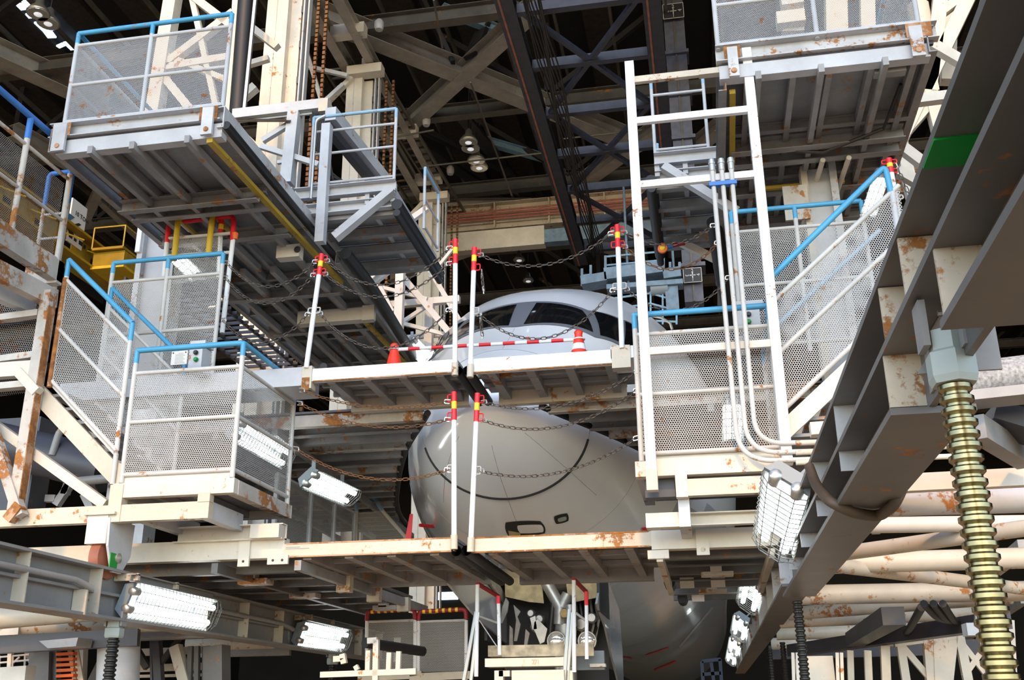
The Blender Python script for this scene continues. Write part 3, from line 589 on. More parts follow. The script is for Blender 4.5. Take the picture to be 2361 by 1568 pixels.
# stair from the landing up to the left
st = thing('metal_staircase', 'left metal staircase with blue handrails and rusty perforated side panel', 'stairs', (-6.2, CY, 4))
fence(st, [(-6.57, CY+.02, 4.87), (-5.72, CY+.02, 4.07)], [.03, .60, 1.17], 1.40, r=.026, railmat='rail', sleeve=.2)
tube(st, 'newel', 'rail', [(-5.72, CY+.02, 3.76), (-5.72, CY+.02, 4.1)], .026); tube(st, 'rusty_post', 'rustpatch', [(-6.573, CY+.012, 4.82), (-6.573, CY+.012, 6.05)], .027)
fence(st, [(-6.57, 10.08, 4.87), (-5.55, 10.08, 3.91)], [.03, .60, 1.17], 1.42, r=.024, railmat='rail', sleeve=.2)
for y, m in ((CY+.04, 'cream_rusty'), (10.1, 'cream')):
    MB().slab([(-6.68, y, 4.86), (-6.68, y, 4.62), (-5.72, y, 3.74), (-5.66, y, 3.74), (-5.66, y, 3.97), (-5.74, y, 4.0)], (0, .05, 0)).build('stringer', m, st)
    MB().slab([(-6.56, y-.01, 4.88), (-6.56, y-.01, 4.83), (-5.72, y-.01, 4.03), (-5.72, y-.01, 4.08)], (0, .04, 0)).build('toe_strip', 'rail', st)
for k in range(6):
    x = -6.62+k*.165; z = 4.74-k*.155; box(st, 'tread', 'deck', (x, CY+.1, z), (x+.22, 10.1, z+.03))
# control box and notice at the landing
cb = thing('control_box', 'grey control box with two push buttons behind the left landing rail', 'control box', PY(9.75, 450, 822))
p0, p1 = PY(9.75, 434, 836), PY(9.75, 475, 785)
cab = box(cb, 'cabinet', 'greypaint', (p0.x, 9.75, p0.z-.1), (p1.x-.03, 9.95, p1.z-.06)); box(cb, 'lid', 'greypaint', (p0.x+.005, 9.74, p1.z-.05), (p1.x, 9.95, p1.z))
for py_, m in ((813, 'ink'), (829, 'green')):
    c = PY(9.74, 452, py_); MB().lathe(c, (0, -1, 0), [(0, .026), (.015, .026), (.03, .018)], 14).build('push_button', m, cab, smooth=True)
nb = thing('notice_board', 'white printed notice beside the control box on the left landing', 'notice', PY(9.74, 412, 830))
a, b = PY(9.74, 393, 842), PY(9.74, 433, 808); box(nb, 'board', 'signwhite', (a.x, 9.74, a.z), (b.x, 9.755, b.z))
for k in range(9):
    zz = b.z-.025-k*(b.z-a.z-.03)/9; w_ = (b.x-a.x)
    box(nb, 'print_line', 'seam', (a.x+w_*(.42 if k == 0 else .25), 9.737, zz-.003), (a.x+w_*(.75+.12*((k*7) % 3)/2), 9.74, zz))
for x in (a.x+.02, b.x-.02): MB().lathe((x, 9.738, b.z-.02), (0, -1, 0), [(0, .008), (.004, .008)], 8).build('screw', 'ink', nb)
# caster under the bottom chord
ct = thing('rail_trolley', 'cream trolley housing with a brown wheel rolling on the left rail beam', 'trolley', PY(CY, 240, 1300))
a, b = PY(CY, 197, 1255), PY(CY, 243, 1195)
box(ct, 'housing', 'cream', (a.x, CY-.02, a.z), (a.x+.22, CY+.42, b.z+.03)); box(ct, 'top_plate', 'cream_rusty', (a.x-.03, CY-.05, b.z+.03), (a.x+.30, CY+.5, b.z+.055))
MB().slab([(a.x+.22, CY-.02, b.z), (a.x+.22, CY+.44, b.z), (a.x+.22, CY+.42, a.z-.08), (a.x+.22, CY+.28, a.z-.26), (a.x+.22, CY+.12, a.z-.26), (a.x+.22, CY-.0, a.z-.02)], (.025, 0, 0)).build('side_plate', 'greypaint', ct)
wc = V((a.x+.11, CY+.18, a.z-.12)); MB().lathe(wc-V((.07, 0, 0)), (1, 0, 0), [(0, .15), (.02, .2), (.12, .2), (.14, .15)], 24).build('wheel', 'copper', ct, smooth=True)
MB().lathe(wc+V((.1, 0, 0)), (1, 0, 0), [(0, .05), (.06, .05), (.07, .03)], 14).build('axle', 'zinc', ct, smooth=True); box(ct, 'green_tag', 'green', (a.x+.245, CY+.05, a.z-.22), (a.x+.255, CY+.18, a.z-.08))

# ---- railing and gate on the deck behind the landing
dr = thing('deck_railing', 'mesh deck railing with blue top rail standing behind the left stairs', 'railing', (-6, 10.4, 5.1))
fence(dr, [(-6.80, 10.4, 5.05), (-6.08, 10.4, 5.05), (-5.38, 10.4, 5.05)], [.1, .78, 1.46], 1.72, r=.026)
gt = thing('ladder_gate', 'red topped ladder gate with two yellow posts behind the deck railing', 'gate', (-5.9, 10.9, 5.1))
GY = 10.9
tube(gt, 'red_hoop', 'red', bend([PY(GY, 385, 560), PY(GY, 389, 515), PY(GY, 540, 497), PY(GY, 536, 555)], .09), .032); 
for a, b in (((385, 558), (378, 640)), ((537, 553), (512, 768))): tube(gt, 'post', 'white', [PY(GY, *a), PY(GY, *b)], .03)
for a, b in (((388, 550), (532, 538)), ((384, 590), (530, 582))): tube(gt, 'rail', 'rail', [PY(GY, *a), PY(GY, *b)], .022)
sheet(gt, 'perforated_panel', 'mesh20', PY(GY+.02, 398, 655), PY(GY+.02, 500, 640), PY(GY+.02, 512, 540), PY(GY+.02, 408, 550))
for a, b in (((411, 505), (401, 600)), ((490, 493), (480, 590))):
    tube(gt, 'yellow_post', 'yellow', [PY(GY-.1, *a), PY(GY-.1, *b)], .036, 12); tube(gt, 'post_tip', 'yellow', [PY(GY-.1, a[0], a[1]), PY(GY-.1, a[0]+1, a[1]-7)], .02, 8)
for a, b in (((415, 508), (455, 545)), ((493, 497), (530, 535))): bar(gt, 'yellow_arm', 'yellowdull', PY(GY-.05, *a), PY(GY+.3, *b), .04)
tube(gt, 'marker_post', 'white', [PY(GY+.05, 508, 545), PY(GY+.05, 504, 640)], .032); tube(gt, 'marker_band', 'red', [PY(GY+.05, 509, 530), PY(GY+.05, 508, 545)], .033); tube(gt, 'marker_band', 'sunyellow', [PY(GY+.05, 510, 518), PY(GY+.05, 509, 530)], .033); tube(gt, 'marker_band', 'red', [PY(GY+.05, 511, 507), PY(GY+.05, 510, 518)], .033)
MB().lathe(PY(GY, 542, 545), (0, 0, 1), [(-.04, .03), (.04, .04), (.06, .02)], 10).build('latch', 'orange', gt)
# steel column behind the gate
sc2 = thing('steel_column', 'white flanged steel column behind the left deck railing', 'column', PY(12, 350, 650))
p = PY(12, 352, 660)
box(sc2, 'web', 'greypaint', (p.x-.22, 12.1, 3.2), (p.x+.2, 12.16, PY(12, 350, 530).z)); box(sc2, 'flange', 'greyrust', (p.x-.3, 12, 3.2), (p.x-.22, 12.3, PY(12, 330, 515).z)); box(sc2, 'flange', 'greyrust', (p.x+.2, 12, 3.2), (p.x+.27, 12.3, PY(12, 375, 515).z))
a, b = PY(11.95, 318, 580), PY(11.95, 330, 508); box(sc2, 'white_plate', 'white', (a.x-.05, 11.95, a.z), (b.x, 12.0, b.z))

# ---- near left dock frame ------------------------------------------------------------------
nl = thing('dock_gantry', 'rusty dock gantry with louvre bars at the left edge', 'gantry', (-6.75, 9.15, 3.4))
bar(nl, 'post', 'cream_worn', (-6.70, 9.16, 3.44), (-6.70, 9.16, 5.88), .11, .13); bar(nl, 'post_flange', 'rustpatch', (-6.645, 9.15, 3.5), (-6.645, 9.15, 5.7), .012, .1)
bar(nl, 'diagonal', 'cream_worn', PY(9.12, -40, 920), PY(9.12, 48, 1190), .1, .1, (0, 1, 0)); bar(nl, 'foot_gusset', 'rustpatch', PY(9.1, 20, 1200), PY(9.1, 48, 1165), .1, .1)
for y in (735, 830, 890): bar(nl, 'louvre_bar', 'cream_worn', PY(9.15, -60, y+8), PY(9.15, 92, y-(12 if y < 880 else 6)), .1, .07)
sheet(nl, 'louvre_mesh', 'meshopen', PY(9.3, -60, 920), PY(9.3, 78, 905), PY(9.3, 90, 690), PY(9.3, -60, 690))
bar(nl, 'cross_beam', 'cream', PY(9.15, -60, 860), PY(9.15, 85, 850), .1, .16); bar(nl, 'knee_brace', 'cream', PY(9.13, 45, 858), PY(9.13, 88, 905), .1, .1, (0, 1, 0))
bar(nl, 'long_brace', 'cream', PY(9.3, -60, 945), PY(9.3, 245, 1165), .1, .1, (0, 1, 0))
p, q = PX(-6.78, -60, 598), PX(-6.78, 122, 690); bar(nl, 'top_beam', 'cream_worn', p, q, .12, .2); bar(nl, 'top_beam', 'greypaint', p+V((-.25, 0, -.1)), q+V((-.25, 0, -.05)), .12, .2)
nr = thing('dock_railing', 'worn dock railing with bent blue handrail at the left edge', 'railing', (-6.95, 8.9, 6.4))
RX = -6.95; zb_, zt2 = 6.41, 7.81
for y in (8.73, 9.54): tube(nr, 'post', 'cream_worn', [(RX, y, zb_), (RX, y, zt2-.28)], .033); tube(nr, 'post_end', 'deepblue', [(RX, y, zt2-.28), (RX, y, zt2)], .034)
tube(nr, 'handrail', 'deepblue', bend([(RX, 6.5, zt2), (RX, 9.54, zt2), (RX, 9.54, zt2-.25)], .12), .036)
for z in (7.46, 6.93, 6.45): tube(nr, 'rail', 'cream_worn', [(RX, 6.5, z), (RX, 9.54, z)], .022)
sheet(nr, 'mesh_panel', 'meshopen', (RX-.03, 6.5, 6.45), (RX-.03, 9.5, 6.45), (RX-.03, 9.5, 7.4), (RX-.03, 6.5, 7.4))
chan(nr, 'base_beam', 'cream_worn', (RX, 6.3, 6.30), (RX, 9.6, 6.30), .12, .24, flip=-1); box(nr, 'base_end', 'cream_worn', (RX-.35, 9.5, 6.15), (RX+.06, 9.6, 6.42))
tube(nr, 'ladder_hoop', 'deepblue', bend([(RX-.33, 9.62, 7.2), (RX-.33, 9.62, 7.62), (RX-.03, 9.62, 7.62), (RX-.03, 9.62, 7.2)], .06), .028)
for x in (RX-.33, RX-.03): tube(nr, 'ladder_stile', 'cream_worn', [(x, 9.62, 5.9), (x, 9.62, 7.22)], .024)
for k in range(4): tube(nr, 'rung', 'greyrust', [(RX-.33, 9.62, 6.15+k*.31), (RX-.03, 9.62, 6.15+k*.31)], .014, 6)

# ---- walkways in front of the nose ----------------------------------------------------------
WY = 10.0
def walkway(lab, x0, x1, zlo, zhi, depth, nj, zplate, thickend=None, mat='cream'):
    t = thing('nose_walkway', lab, 'walkway', ((x0+x1)/2, WY, zlo))
    bar(t, 'fascia', mat, (x0, WY+.04, (zlo+zhi)/2), (x1, WY+.04, (zlo+zhi)/2), .08, zhi-zlo)
    for k in range(4): box(t, 'deck_plank', 'joist', (x0, WY+.08+k*(depth-.1)/4, zhi-.02), (x1, WY+.06+(k+1)*(depth-.1)/4, zhi+.012))
    for k in range(nj):
        x = x0+(x1-x0)*(k+.5)/nj
        bar(t, 'joist', 'joist', (x-.0, WY+.08, zhi-.09), (x-.0, WY+depth, zhi-.09), .09, .13)
    box(t, 'soffit_plate', 'deck', (x0, WY+.1, zhi-.05), (x1, WY+depth, zhi-.03))
    for f in (.33, .66): bar(t, 'cross_bar', 'joist', (x0, WY+depth*f, zhi-.08), (x1, WY+depth*f, zhi-.08), .05, .05)
    for zz in ((zhi, zlo) if zlo < 4 else (zlo,)): box(t, 'rust_edge', 'rustpatch', (x0+.02, WY-.004, zz-.008), (x1-.02, WY+.01, zz+.006))
    chan(t, 'rear_beam', 'joist' if zlo < 4 else 'cream_rusty', (x0+.1, WY+depth, zlo+.02), (x1-.1, WY+depth, zlo+.02), .1, .16, flip=-1)
    return t
w1 = walkway('upper left half of the walkway in front of the nose', -4.02, -2.42, 4.96, 5.10, 1.08, 4, 5.0, mat='white')
w2 = walkway('upper right half of the walkway in front of the nose', -2.27, -.62, 4.94, 5.09, 1.08, 4, 5.0, mat='white')
w3 = walkway('lower left half of the sunlit rusty walkway under the nose', -4.2, -2.42, 3.105, 3.235, 2.3, 4, 3.1, mat='cream_rusty')
w4 = walkway('lower right half of the sunlit walkway under the nose', -2.27, -.49, 3.085, 3.225, 2.3, 4, 3.1, mat='cream_rusty')
for t, x, s, z, d in ((w1, -2.42, 1, 4.93, 1.05), (w2, -2.27, -1, 4.93, 1.05), (w3, -2.42, 1, 3.07, 2.3), (w4, -2.27, -1, 3.07, 2.3)):
    MB().tube([(x+.025*s, WY-.02, z+.03), (x+.025*s, WY+d, z+.0)], .052, 14, cap=False).tube([(x+.025*s, WY-.02, z+.03), (x+.025*s, WY+d, z)], .043, 14, cap=False).build('edge_bumper', 'rubber', t, smooth=True)
# end blocks and sleeves
box(w1, 'slide_box', 'greypaint', (-7.0, WY+.0, 4.92), (-4.12, WY+.5, 5.13)); box(w1, 'end_plate', 'cream_rusty', (-4.12, WY-.02, 4.88), (-4.01, WY+.12, 5.13)); box(w1, 'rust_stain_plate', 'rustpatch', (-4.115, WY-.026, 4.86), (-4.03, WY-.018, 5.0))
MB().lathe((-3.95, WY+.15, 5.17), (0, 1, 0), [(0, .045), (.6, .045)], 12).build('roller_tube', 'rubber', w1)
HW = [(11.1, .66), (11.6, .88), (12.2, 1.16), (12.8, 1.42), (13.4, 1.64), (14.2, 1.92), (15, 2.18), (16, 2.5), (17, 2.76), (18, 2.96), (20, 3.22)]
def gapw(y):
    for (a, b), (c, d) in zip(HW, HW[1:]):
        if y <= c: return b+(d-b)*(y-a)/(c-a)
    return HW[-1][1]
def sidedeck(t, s, z, y1, xo):
    ye = [11.16+.42*k for k in range(int((y1-11.16)/.42)+1)]
    for k, (a, b) in enumerate(zip(ye, ye[1:])):
        xa, xb = AX+s*gapw(a), AX+s*gapw(b)
        MB().slab([(xo, a, z), (xa, a, z), (xb, b, z), (xo, b, z)], (0, 0, .025)).build('side_deck_plate', 'grimy_shade', t)
        chan(t, 'side_deck_channel', 'joist' if k % 3 else 'cream_worn', (xo, a+.08, z-.08), (xa+s*.05, a+.08, z-.08), .1, .14, flip=1 if k % 2 else -1)
    for x in (AX+s*2.55, AX+s*3.3, AX+s*4.0): bar(t, 'side_deck_rail', 'joist', (x, 11.2, z-.19), (x+s*.5, y1, z-.19), .07, .09)
    tube(t, 'contour_bumper', 'rubber', [(AX+s*(gapw(y)-.02), y, z-.08) for y in ye], .04, 8)
sidedeck(w1, -1, 4.95, 19, -7.0)
box(w2, 'slide_box', 'white', (-.80, WY-.0, 4.99), (-.5, WY+.5, 5.12)); box(w2, 'end_plate', 'cream_rusty', (-.79, WY-.03, 4.88), (-.60, WY+.1, 5.12))
sidedeck(w2, 1, 4.95, 16, 2.0)
box(w3, 'slide_box', 'cream', (-7.8, WY-.0, 3.10), (-4.2, WY+.14, 3.30)); box(w3, 'tab', 'cream', (-4.68, WY-.03, 3.02), (-4.56, WY, 3.3)); box(w3, 'tab', 'cream', (-4.36, WY-.03, 3.03), (-4.14, WY, 3.12))
for x in (-4.62, -4.3, -4.2): MB().lathe((x, WY-.03, 3.07), (0, -1, 0), [(0, .014), (.006, .012)], 10).build('bolt', 'gap', w3)
bar(w3, 'print_line', 'seam', (-4.18, WY-.002, 3.2), (-4.03, WY-.002, 3.2), .004, .006); bar(w3, 'print_line', 'seam', (-4.18, WY-.002, 3.185), (-3.93, WY-.002, 3.185), .004, .006)
box(w4, 'slide_box', 'cream', (-.49, WY-.0, 3.05), (1.1, WY+.14, 3.23)); box(w4, 'tab', 'cream', (-.07, WY-.03, 2.98), (.05, WY, 3.22)); box(w4, 'stop_block', 'cream', (-.53, WY-.03, 2.96), (-.33, WY+.05, 3.04)); MB().lathe((-.01, WY-.03, 3.03), (0, -1, 0), [(0, .022), (.008, .02)], 12).build('bolt', 'cream_rusty', w4)
for x0, x1, t in ((-7.6, -4.25, w3), (-.45, 1.0, w4)):                 # under the side decks of the lower level
    box(t, 'side_deck', 'grimy_shade', (x0, WY+.2, 3.18), (x1, WY+5, 3.22))
    for k, y in enumerate((10.5, 11.0, 11.7, 12.3, 13.0, 13.8, 14.5)): chan(t, 'side_deck_channel', 'grimy_shade', (x0, y, 3.08), (x1, y, 3.08), .1, .14, flip=1 if k % 2 else -1)
for x, m in ((-4.05, 'joist'), (-4.95, 'grimy_shade')): bar(w3, 'slide_bar', m, (x, WY+.02, 3.02), (x+.0, 15, 3.02), .07, .1)
for x in (-.42, .62): bar(w4, 'slide_bar', 'cream_rusty', (x, WY-.0, 2.98), (x, 12.8, 2.95), .06, .09)
for x, y in ((-4.05, 11.4), (-4.05, 12.5), (-4.05, 13.8)): box(w3, 'roller_bracket', 'cream_rusty', (x-.08, y, 2.9), (x+.08, y+.12, 3.08))
for x, y in ((-5.1, 10.9), (-5.1, 12.4), (-4.6, 14.2)): box(w3, 'junction_tray', 'cream_worn', (x, y, 2.96), (x+.34, y+.2, 3.02)); box(w3, 'junction_box', 'cream', (x+.08, y, 3.0), (x+.2, y+.12, 3.1))
for x, y in ((-.05, 11.4), (-.1, 13.1)): box(w4, 'junction_tray', 'cream_worn', (x, y, 2.96), (x+.34, y+.2, 3.0)); box(w4, 'junction_box', 'cream', (x+.1, y, 3.0), (x+.22, y+.12, 3.1))
for x, y in ((-.3, 12.3), (.05, 12.3), (-.2, 13.9)): box(w4, 'stop_plate', 'cream', (x, y-.02, 2.93), (x+.16, y, 3.05))
for p in ((-.42, 12.3, 3.0), (-.32, 13.9, 2.98)): MB().lathe(p, (0, 1, 0), [(-.03, .065), (.4, .065)], 14).build('roller_tube', 'rubber', w4)

# ---- right landing, ladder frame, stair ------------------------------------------------------
pk = thing('stair_landing', 'right stair landing box with blue handrail and perforated mesh front', 'landing', (.1, CY, 3.6))
fence(pk, [(-.50, CY+.03, 3.73), (.74, CY+.03, 3.73)], [.07, .63, 1.22], 1.42, r=.026); fence(pk, [(.76, CY+.03, 3.73), (.76, 10.6, 3.73)], [.07, .63, 1.22], 1.42, r=.024); fence(pk, [(-.50, CY+.03, 3.73), (-.50, 10.6, 3.73)], [.63, 1.22], 1.42, r=.024, mesh=None)
bar(pk, 'front_beam', 'cream', (-.56, CY+.05, 3.655), (.78, CY+.05, 3.655), .1, .14); bar(pk, 'side_beam', 'greypaint', (-.51, CY+.1, 3.655), (-.51, 10.6, 3.655), .1, .14); bar(pk, 'side_beam', 'cream', (.73, CY+.1, 3.655), (.73, 10.6, 3.655), .1, .14)
box(pk, 'toe_board', 'cream', (-.46, CY+.06, 3.72), (.7, CY+.07, 3.80))
for k in range(3): box(pk, 'floor_plate', 'deck', (-.46, CY+.1+k*.5, 3.66), (.68, CY+.58+k*.5, 3.68))
bar(pk, 'lower_beam', 'cream_rusty', (-.2, CY+.05, 3.47), (.9, CY+.05, 3.47), .1, .15); box(pk, 'hanger_plate', 'cream', (-.21, CY-.008, 3.385), (-.105, CY+.09, 3.605)); bar(pk, 'under_beam', 'greypaint', (-.15, CY+.1, 3.3), (-.15, 10, 3.3), .1, .32)
box(pk, 'under_box', 'cream', (-.50, 9.4, 3.16), (-.2, 9.52, 3.29)); chan(pk, 'under_channel', 'cream', (-.2, 9.6, 3.25), (1, 9.6, 3.25), .1, .12); box(pk, 'gap_shade_foot', 'darksteel', (-.49, CY+.14, 3.42), (-.22, CY+.3, 3.585))  # corner foot coloured dark to stand for the shaded gap under the landing
lfm = thing('ladder_rack', 'tall white ladder rack of two posts and cross bars on the right landing', 'rack', (.18, 9.1, 3.46))
bar(lfm, 'post', 'white', (-.41, 9.1, 3.46), (-.41, 9.1, 7.87), .09, .1); bar(lfm, 'post', 'white', (.765, 9.1, 3.61), (.765, 9.1, 7.87), .09, .1); box(lfm, 'rusty_foot', 'cream_rusty', (-.46, 9.045, 3.43), (-.36, 9.15, 3.62))
for z, m in ((7.66, 'cream_rusty'), (7.18, 'white'), (6.46, 'white'), (4.73, 'cream')): bar(lfm, 'cross_bar', m, (-.37, 9.1, z), (.73, 9.1, z), .05, .07)
box(lfm, 'bar_end', 'cream_rusty', (.28, 9.06, 7.62), (.5, 9.14, 7.68))
for i, (x, xb, zb2) in enumerate(((.33, .35, 3.64), (.42, .43, 3.71), (.51, .51, 3.79))):
    cd = thing('conduit_pipe', ('leftmost', 'middle', 'rightmost')[i]+' of the three grey conduit pipes strapped to the ladder rack', 'conduit', (x, 9.03, zb2), 'conduit pipes on the ladder rack')
    tube(cd, 'pipe', 'rail', bend([(x, 9.03, 6.52), (xb, 9.03, zb2), (1.05, 9.03, zb2-.01)], .3, 10), .022, 12); tube(cd, 'coupling', 'zinc', [(x, 9.03, 6.5), (x, 9.03, 6.62)], .03, 12); tube(cd, 'coupling', 'zinc', [(x, 9.03, 6.57), (x, 9.03, 6.59)], .036, 12)
tp = MB().box((.29, 8.995, 6.33), (.55, 9.06, 6.37)); tag(tp.build('blue_tape', 'deepblue'), 'blue tape wrapped around the tops of three conduit pipes', 'tape')
sr = thing('metal_staircase', 'right metal staircase with blue handrail rising behind the rail beam', 'stairs', (1.4, CY, 4))
SLP = .86
def sz(x, z): return V((x, CY+.02, z+(x-.8)*SLP))
for z in (4.15, 4.68, 5.19): tube(sr, 'rail', 'rail', [sz(.80, z), sz(2.05, z)], .024)
sheet(sr, 'perforated_panel', 'mesh20', sz(.8, 4.15), sz(2.05, 4.15), sz(2.05, 4.68), sz(.8, 4.68)); sheet(sr, 'perforated_panel', 'mesh20', sz(.8, 4.68), sz(2.05, 4.68), sz(2.05, 5.19), sz(.8, 5.19))
tube(sr, 'handrail', 'blue', bend([sz(.76, 5.43), sz(1.95, 5.49), V((1.97, CY+.02, 6.2))], .06), .029); tube(sr, 'top_post', 'greypaint', [(1.98, CY+.02, 5.1), (1.98, CY+.02, 6.2)], .03)
for y in (CY+.02, 10.1): MB().slab([V((.8, y, 3.86)), V((.8, y, 4.07)), V((2.2, y, 4.07+1.4*SLP)), V((2.2, y, 3.86+1.4*SLP))], (0, .05, 0)).build('stringer', 'cream', sr)
for k in range(8): box(sr, 'tread', 'deck', (.82+k*.17, CY+.1, 3.9+k*.15), (1.04+k*.17, 10.1, 3.93+k*.15))
tube(sr, 'far_handrail', 'palblue', [sz(.8, 5.2)+V((0, .9, 0)), sz(2.0, 5.2)+V((0, .9, 0))], .024)
rr = thing('deck_railing', 'mesh deck railing with blue top rail behind the right stairs', 'railing', (1.2, 10.2, 5))
fence(rr, [(.53, 10.2, 5.0), (1.19, 10.2, 5.0), (1.87, 10.2, 5.0)], [.1, .76, 1.38], 1.62, r=.024)
cb2 = thing('control_box', 'grey control box with two push buttons behind the right ladder rack', 'control box', PY(9.75, 1735, 735))
a, b = PY(9.75, 1703, 760), PY(9.75, 1760, 708)
cab2 = box(cb2, 'cabinet', 'greypaint', (a.x, 9.75, a.z), (b.x-.04, 9.95, b.z)); box(cb2, 'lid', 'greypaint', (a.x-.02, 9.74, PY(9.75, 1703, 705).z), (b.x, 9.95, PY(9.75, 1703, 695).z))
for py_, m in ((725, 'ink'), (742, 'green')): MB().lathe(PY(9.74, 1726, py_), (0, -1, 0), [(0, .026), (.015, .026), (.03, .018)], 14).build('push_button', m, cab2, smooth=True)
# plates behind the right deck railing
wp = thing('steel_column', 'white flanged steel column behind the right deck railing', 'column', PY(11, 1890, 500))
a, b = PY(11, 1868, 520), PY(11, 1925, 372)
box(wp, 'web', 'greypaint', (a.x, 11.05, 3.3), (b.x-.05, 11.1, b.z-.05)); box(wp, 'flange', 'cream_rusty', (a.x-.04, 10.98, 3.3), (a.x+.03, 11.2, b.z-.03)); box(wp, 'flange', 'greyrust', (b.x-.08, 10.98, 3.3), (b.x, 11.2, b.z+.05))
a, b = PY(10.9, 1812, 508), PY(10.9, 1860, 425); pl = MB().box((a.x, 10.9, a.z), (b.x, 10.94, b.z)).build('blanking_plate', 'cream_worn'); tag(pl, 'rust chipped plate beside the white column on the right', 'plate')

# ================================================================ the airliner
ST = [  # station Y, top, bottom, half width, height of widest point
 (11.22, 4.99, 4.97, .02, 4.98), (11.28, 5.16, 4.83, .2, 4.99), (11.45, 5.37, 4.66, .42, 5.0), (11.8, 5.67, 4.44, .72, 5.02), (12.2, 5.94, 4.26, .96, 5.05), (12.6, 6.20, 4.12, 1.15, 5.1),
 (13.0, 6.47, 3.99, 1.31, 5.16), (13.4, 6.76, 3.88, 1.46, 5.22), (13.8, 7.07, 3.78, 1.60, 5.28), (14.3, 7.42, 3.66, 1.76, 5.35), (15, 7.88, 3.5, 1.98, 5.45),
 (16, 8.34, 3.32, 2.3, 5.58), (17, 8.67, 3.18, 2.56, 5.7), (18, 8.80, 3.06, 2.76, 5.78), (20, 8.95, 2.9, 3.0, 5.87), (22, 9.0, 2.81, 3.1, 5.9), (25, 9.0, 2.8, 3.1, 5.9), (40, 9.0, 2.8, 3.1, 5.9), (58, 9.0, 2.8, 3.1, 5.9), (70, 8.8, 4.6, 1.9, 6.4)]
def stn(y):
    i = 0
    while i < len(ST)-2 and y > ST[i+1][0]: i += 1
    a, b = ST[i], ST[i+1]; t = max(0, min(1, (y-a[0])/(b[0]-a[0]))); out = []
    p = ST[max(i-1, 0)]; n = ST[min(i+2, len(ST)-1)]; h = b[0]-a[0]
    for k in range(1, 5):
        m0 = ((b[k]-p[k])/(b[0]-p[0])) if i else (b[k]-a[k])/h*1.4
        m1 = ((n[k]-a[k])/(n[0]-a[0]))
        out.append((2*t**3-3*t*t+1)*a[k]+(t**3-2*t*t+t)*h*m0+(-2*t**3+3*t*t)*b[k]+(t**3-t*t)*h*m1)
    return out
def hull(y, th):
    zt_, zb_, hw, zm = stn(y); c, s = math.cos(th), math.sin(th)
    if s > 0:
        e = 1-.15*max(0, min(1, (y-12)/2)); c = math.copysign(abs(c)**e, c); s = s**e
    return V((AX+hw*c, y, zm+s*((zt_-zm) if s > 0 else (zm-zb_))))
ys = [11.22, 11.235, 11.26, 11.3, 11.36, 11.45]+[11.55+.12*k for k in range(30)]+[15.2+.3*k for k in range(16)]+[20.5, 21.5, 23, 26, 30, 36, 44, 52, 58, 62, 66, 70]
N = 72; hm = MB(); hm.v = [hull(y, 2*math.pi*k/N) for y in ys for k in range(N)]
for i in range(len(ys)-1): hm.f += [(i*N+k, i*N+(k+1) % N, (i+1)*N+(k+1) % N, (i+1)*N+k) for k in range(N)]
hm.f += [tuple(range(N-1, -1, -1))]
HB = BVHTree.FromPolygons([tuple(q) for q in hm.v], hm.f)
air = thing('airliner', 'white airliner nose and cockpit standing between the docks', 'aircraft', (AX, 14, 0))
fo = hm.build('fuselage', 'hull', air, smooth='all'); fo.data.materials.append(MAT['hullgrey'])
for p in fo.data.polygons:
    c = p.center + V((AX, 14, 0))
    if c.y > 15.9 and c.z < stn(min(c.y, 69))[3]-1.0: p.material_index = 1
def hit(px, py, off=.0):
    d = _ray(px, py).normalized(); loc, nrm, _, _ = HB.ray_cast(EYE, d)
    if loc is None: return None
    if nrm.dot(d) > 0: nrm = -nrm
    return loc+nrm*off
def patch(name, mat, q, off, n=6, root=None, rnd=0):
    """four-cornered skin panel laid on the hull; corners in image order a b c d"""
    m = MB(); ok = True; g = []
    for j in range(n+1):
        for i in range(n+1):
            u, v = i/n, j/n; aa, bb = 2*u-1, 2*v-1; u, v = .5+.5*aa*math.sqrt(1-rnd*bb*bb/2), .5+.5*bb*math.sqrt(1-rnd*aa*aa/2); x = (q[0][0]*(1-u)+q[1][0]*u)*(1-v)+(q[3][0]*(1-u)+q[2][0]*u)*v; y = (q[0][1]*(1-u)+q[1][1]*u)*(1-v)+(q[3][1]*(1-u)+q[2][1]*u)*v
            g.append(hit(x, y, off))
    m.v = [h or V((0, 0, 0)) for h in g]
    for j in range(n):
        for i in range(n):
            f = (j*(n+1)+i, j*(n+1)+i+1, (j+1)*(n+1)+i+1, (j+1)*(n+1)+i)
            if all(g[k] is not None for k in f):
                ys_ = [g[k].y for k in f]
                if max(ys_)-min(ys_) < .8: m.f.append(f)
    if not m.f: return None
    used = sorted({k for f in m.f for k in f}); ix = {k: i for i, k in enumerate(used)}; m.v = [m.v[k] for k in used]; m.f = [tuple(ix[k] for k in f) for f in m.f]
    return m.build(name, mat, root or air, smooth='all')
# cockpit windows on a grey frame belt, defined on the hull by station and angle so both sides match
def skin(name, mat, quad, off, n=5, root=None):
    m = MB()
    for j in range(n+1):
        for i in range(n+1):
            u, v = i/n, j/n
            y = (quad[0][0]*(1-u)+quad[1][0]*u)*(1-v)+(quad[3][0]*(1-u)+quad[2][0]*u)*v; t = (quad[0][1]*(1-u)+quad[1][1]*u)*(1-v)+(quad[3][1]*(1-u)+quad[2][1]*u)*v
            t = math.radians(t); p = hull(y, t); e = .01
            nr_ = (hull(y, t+e)-hull(y, t-e)).cross(hull(y+e, t)-hull(y-e, t)).normalized()
            if nr_.dot(p-V((AX, y, 5.6))) < 0: nr_ = -nr_
            m.v.append(p+nr_*off)
    m.f = [(j*(n+1)+i, j*(n+1)+i+1, (j+1)*(n+1)+i+1, (j+1)*(n+1)+i) for j in range(n) for i in range(n)]
    return m.build(name, mat, root or air, smooth='all')
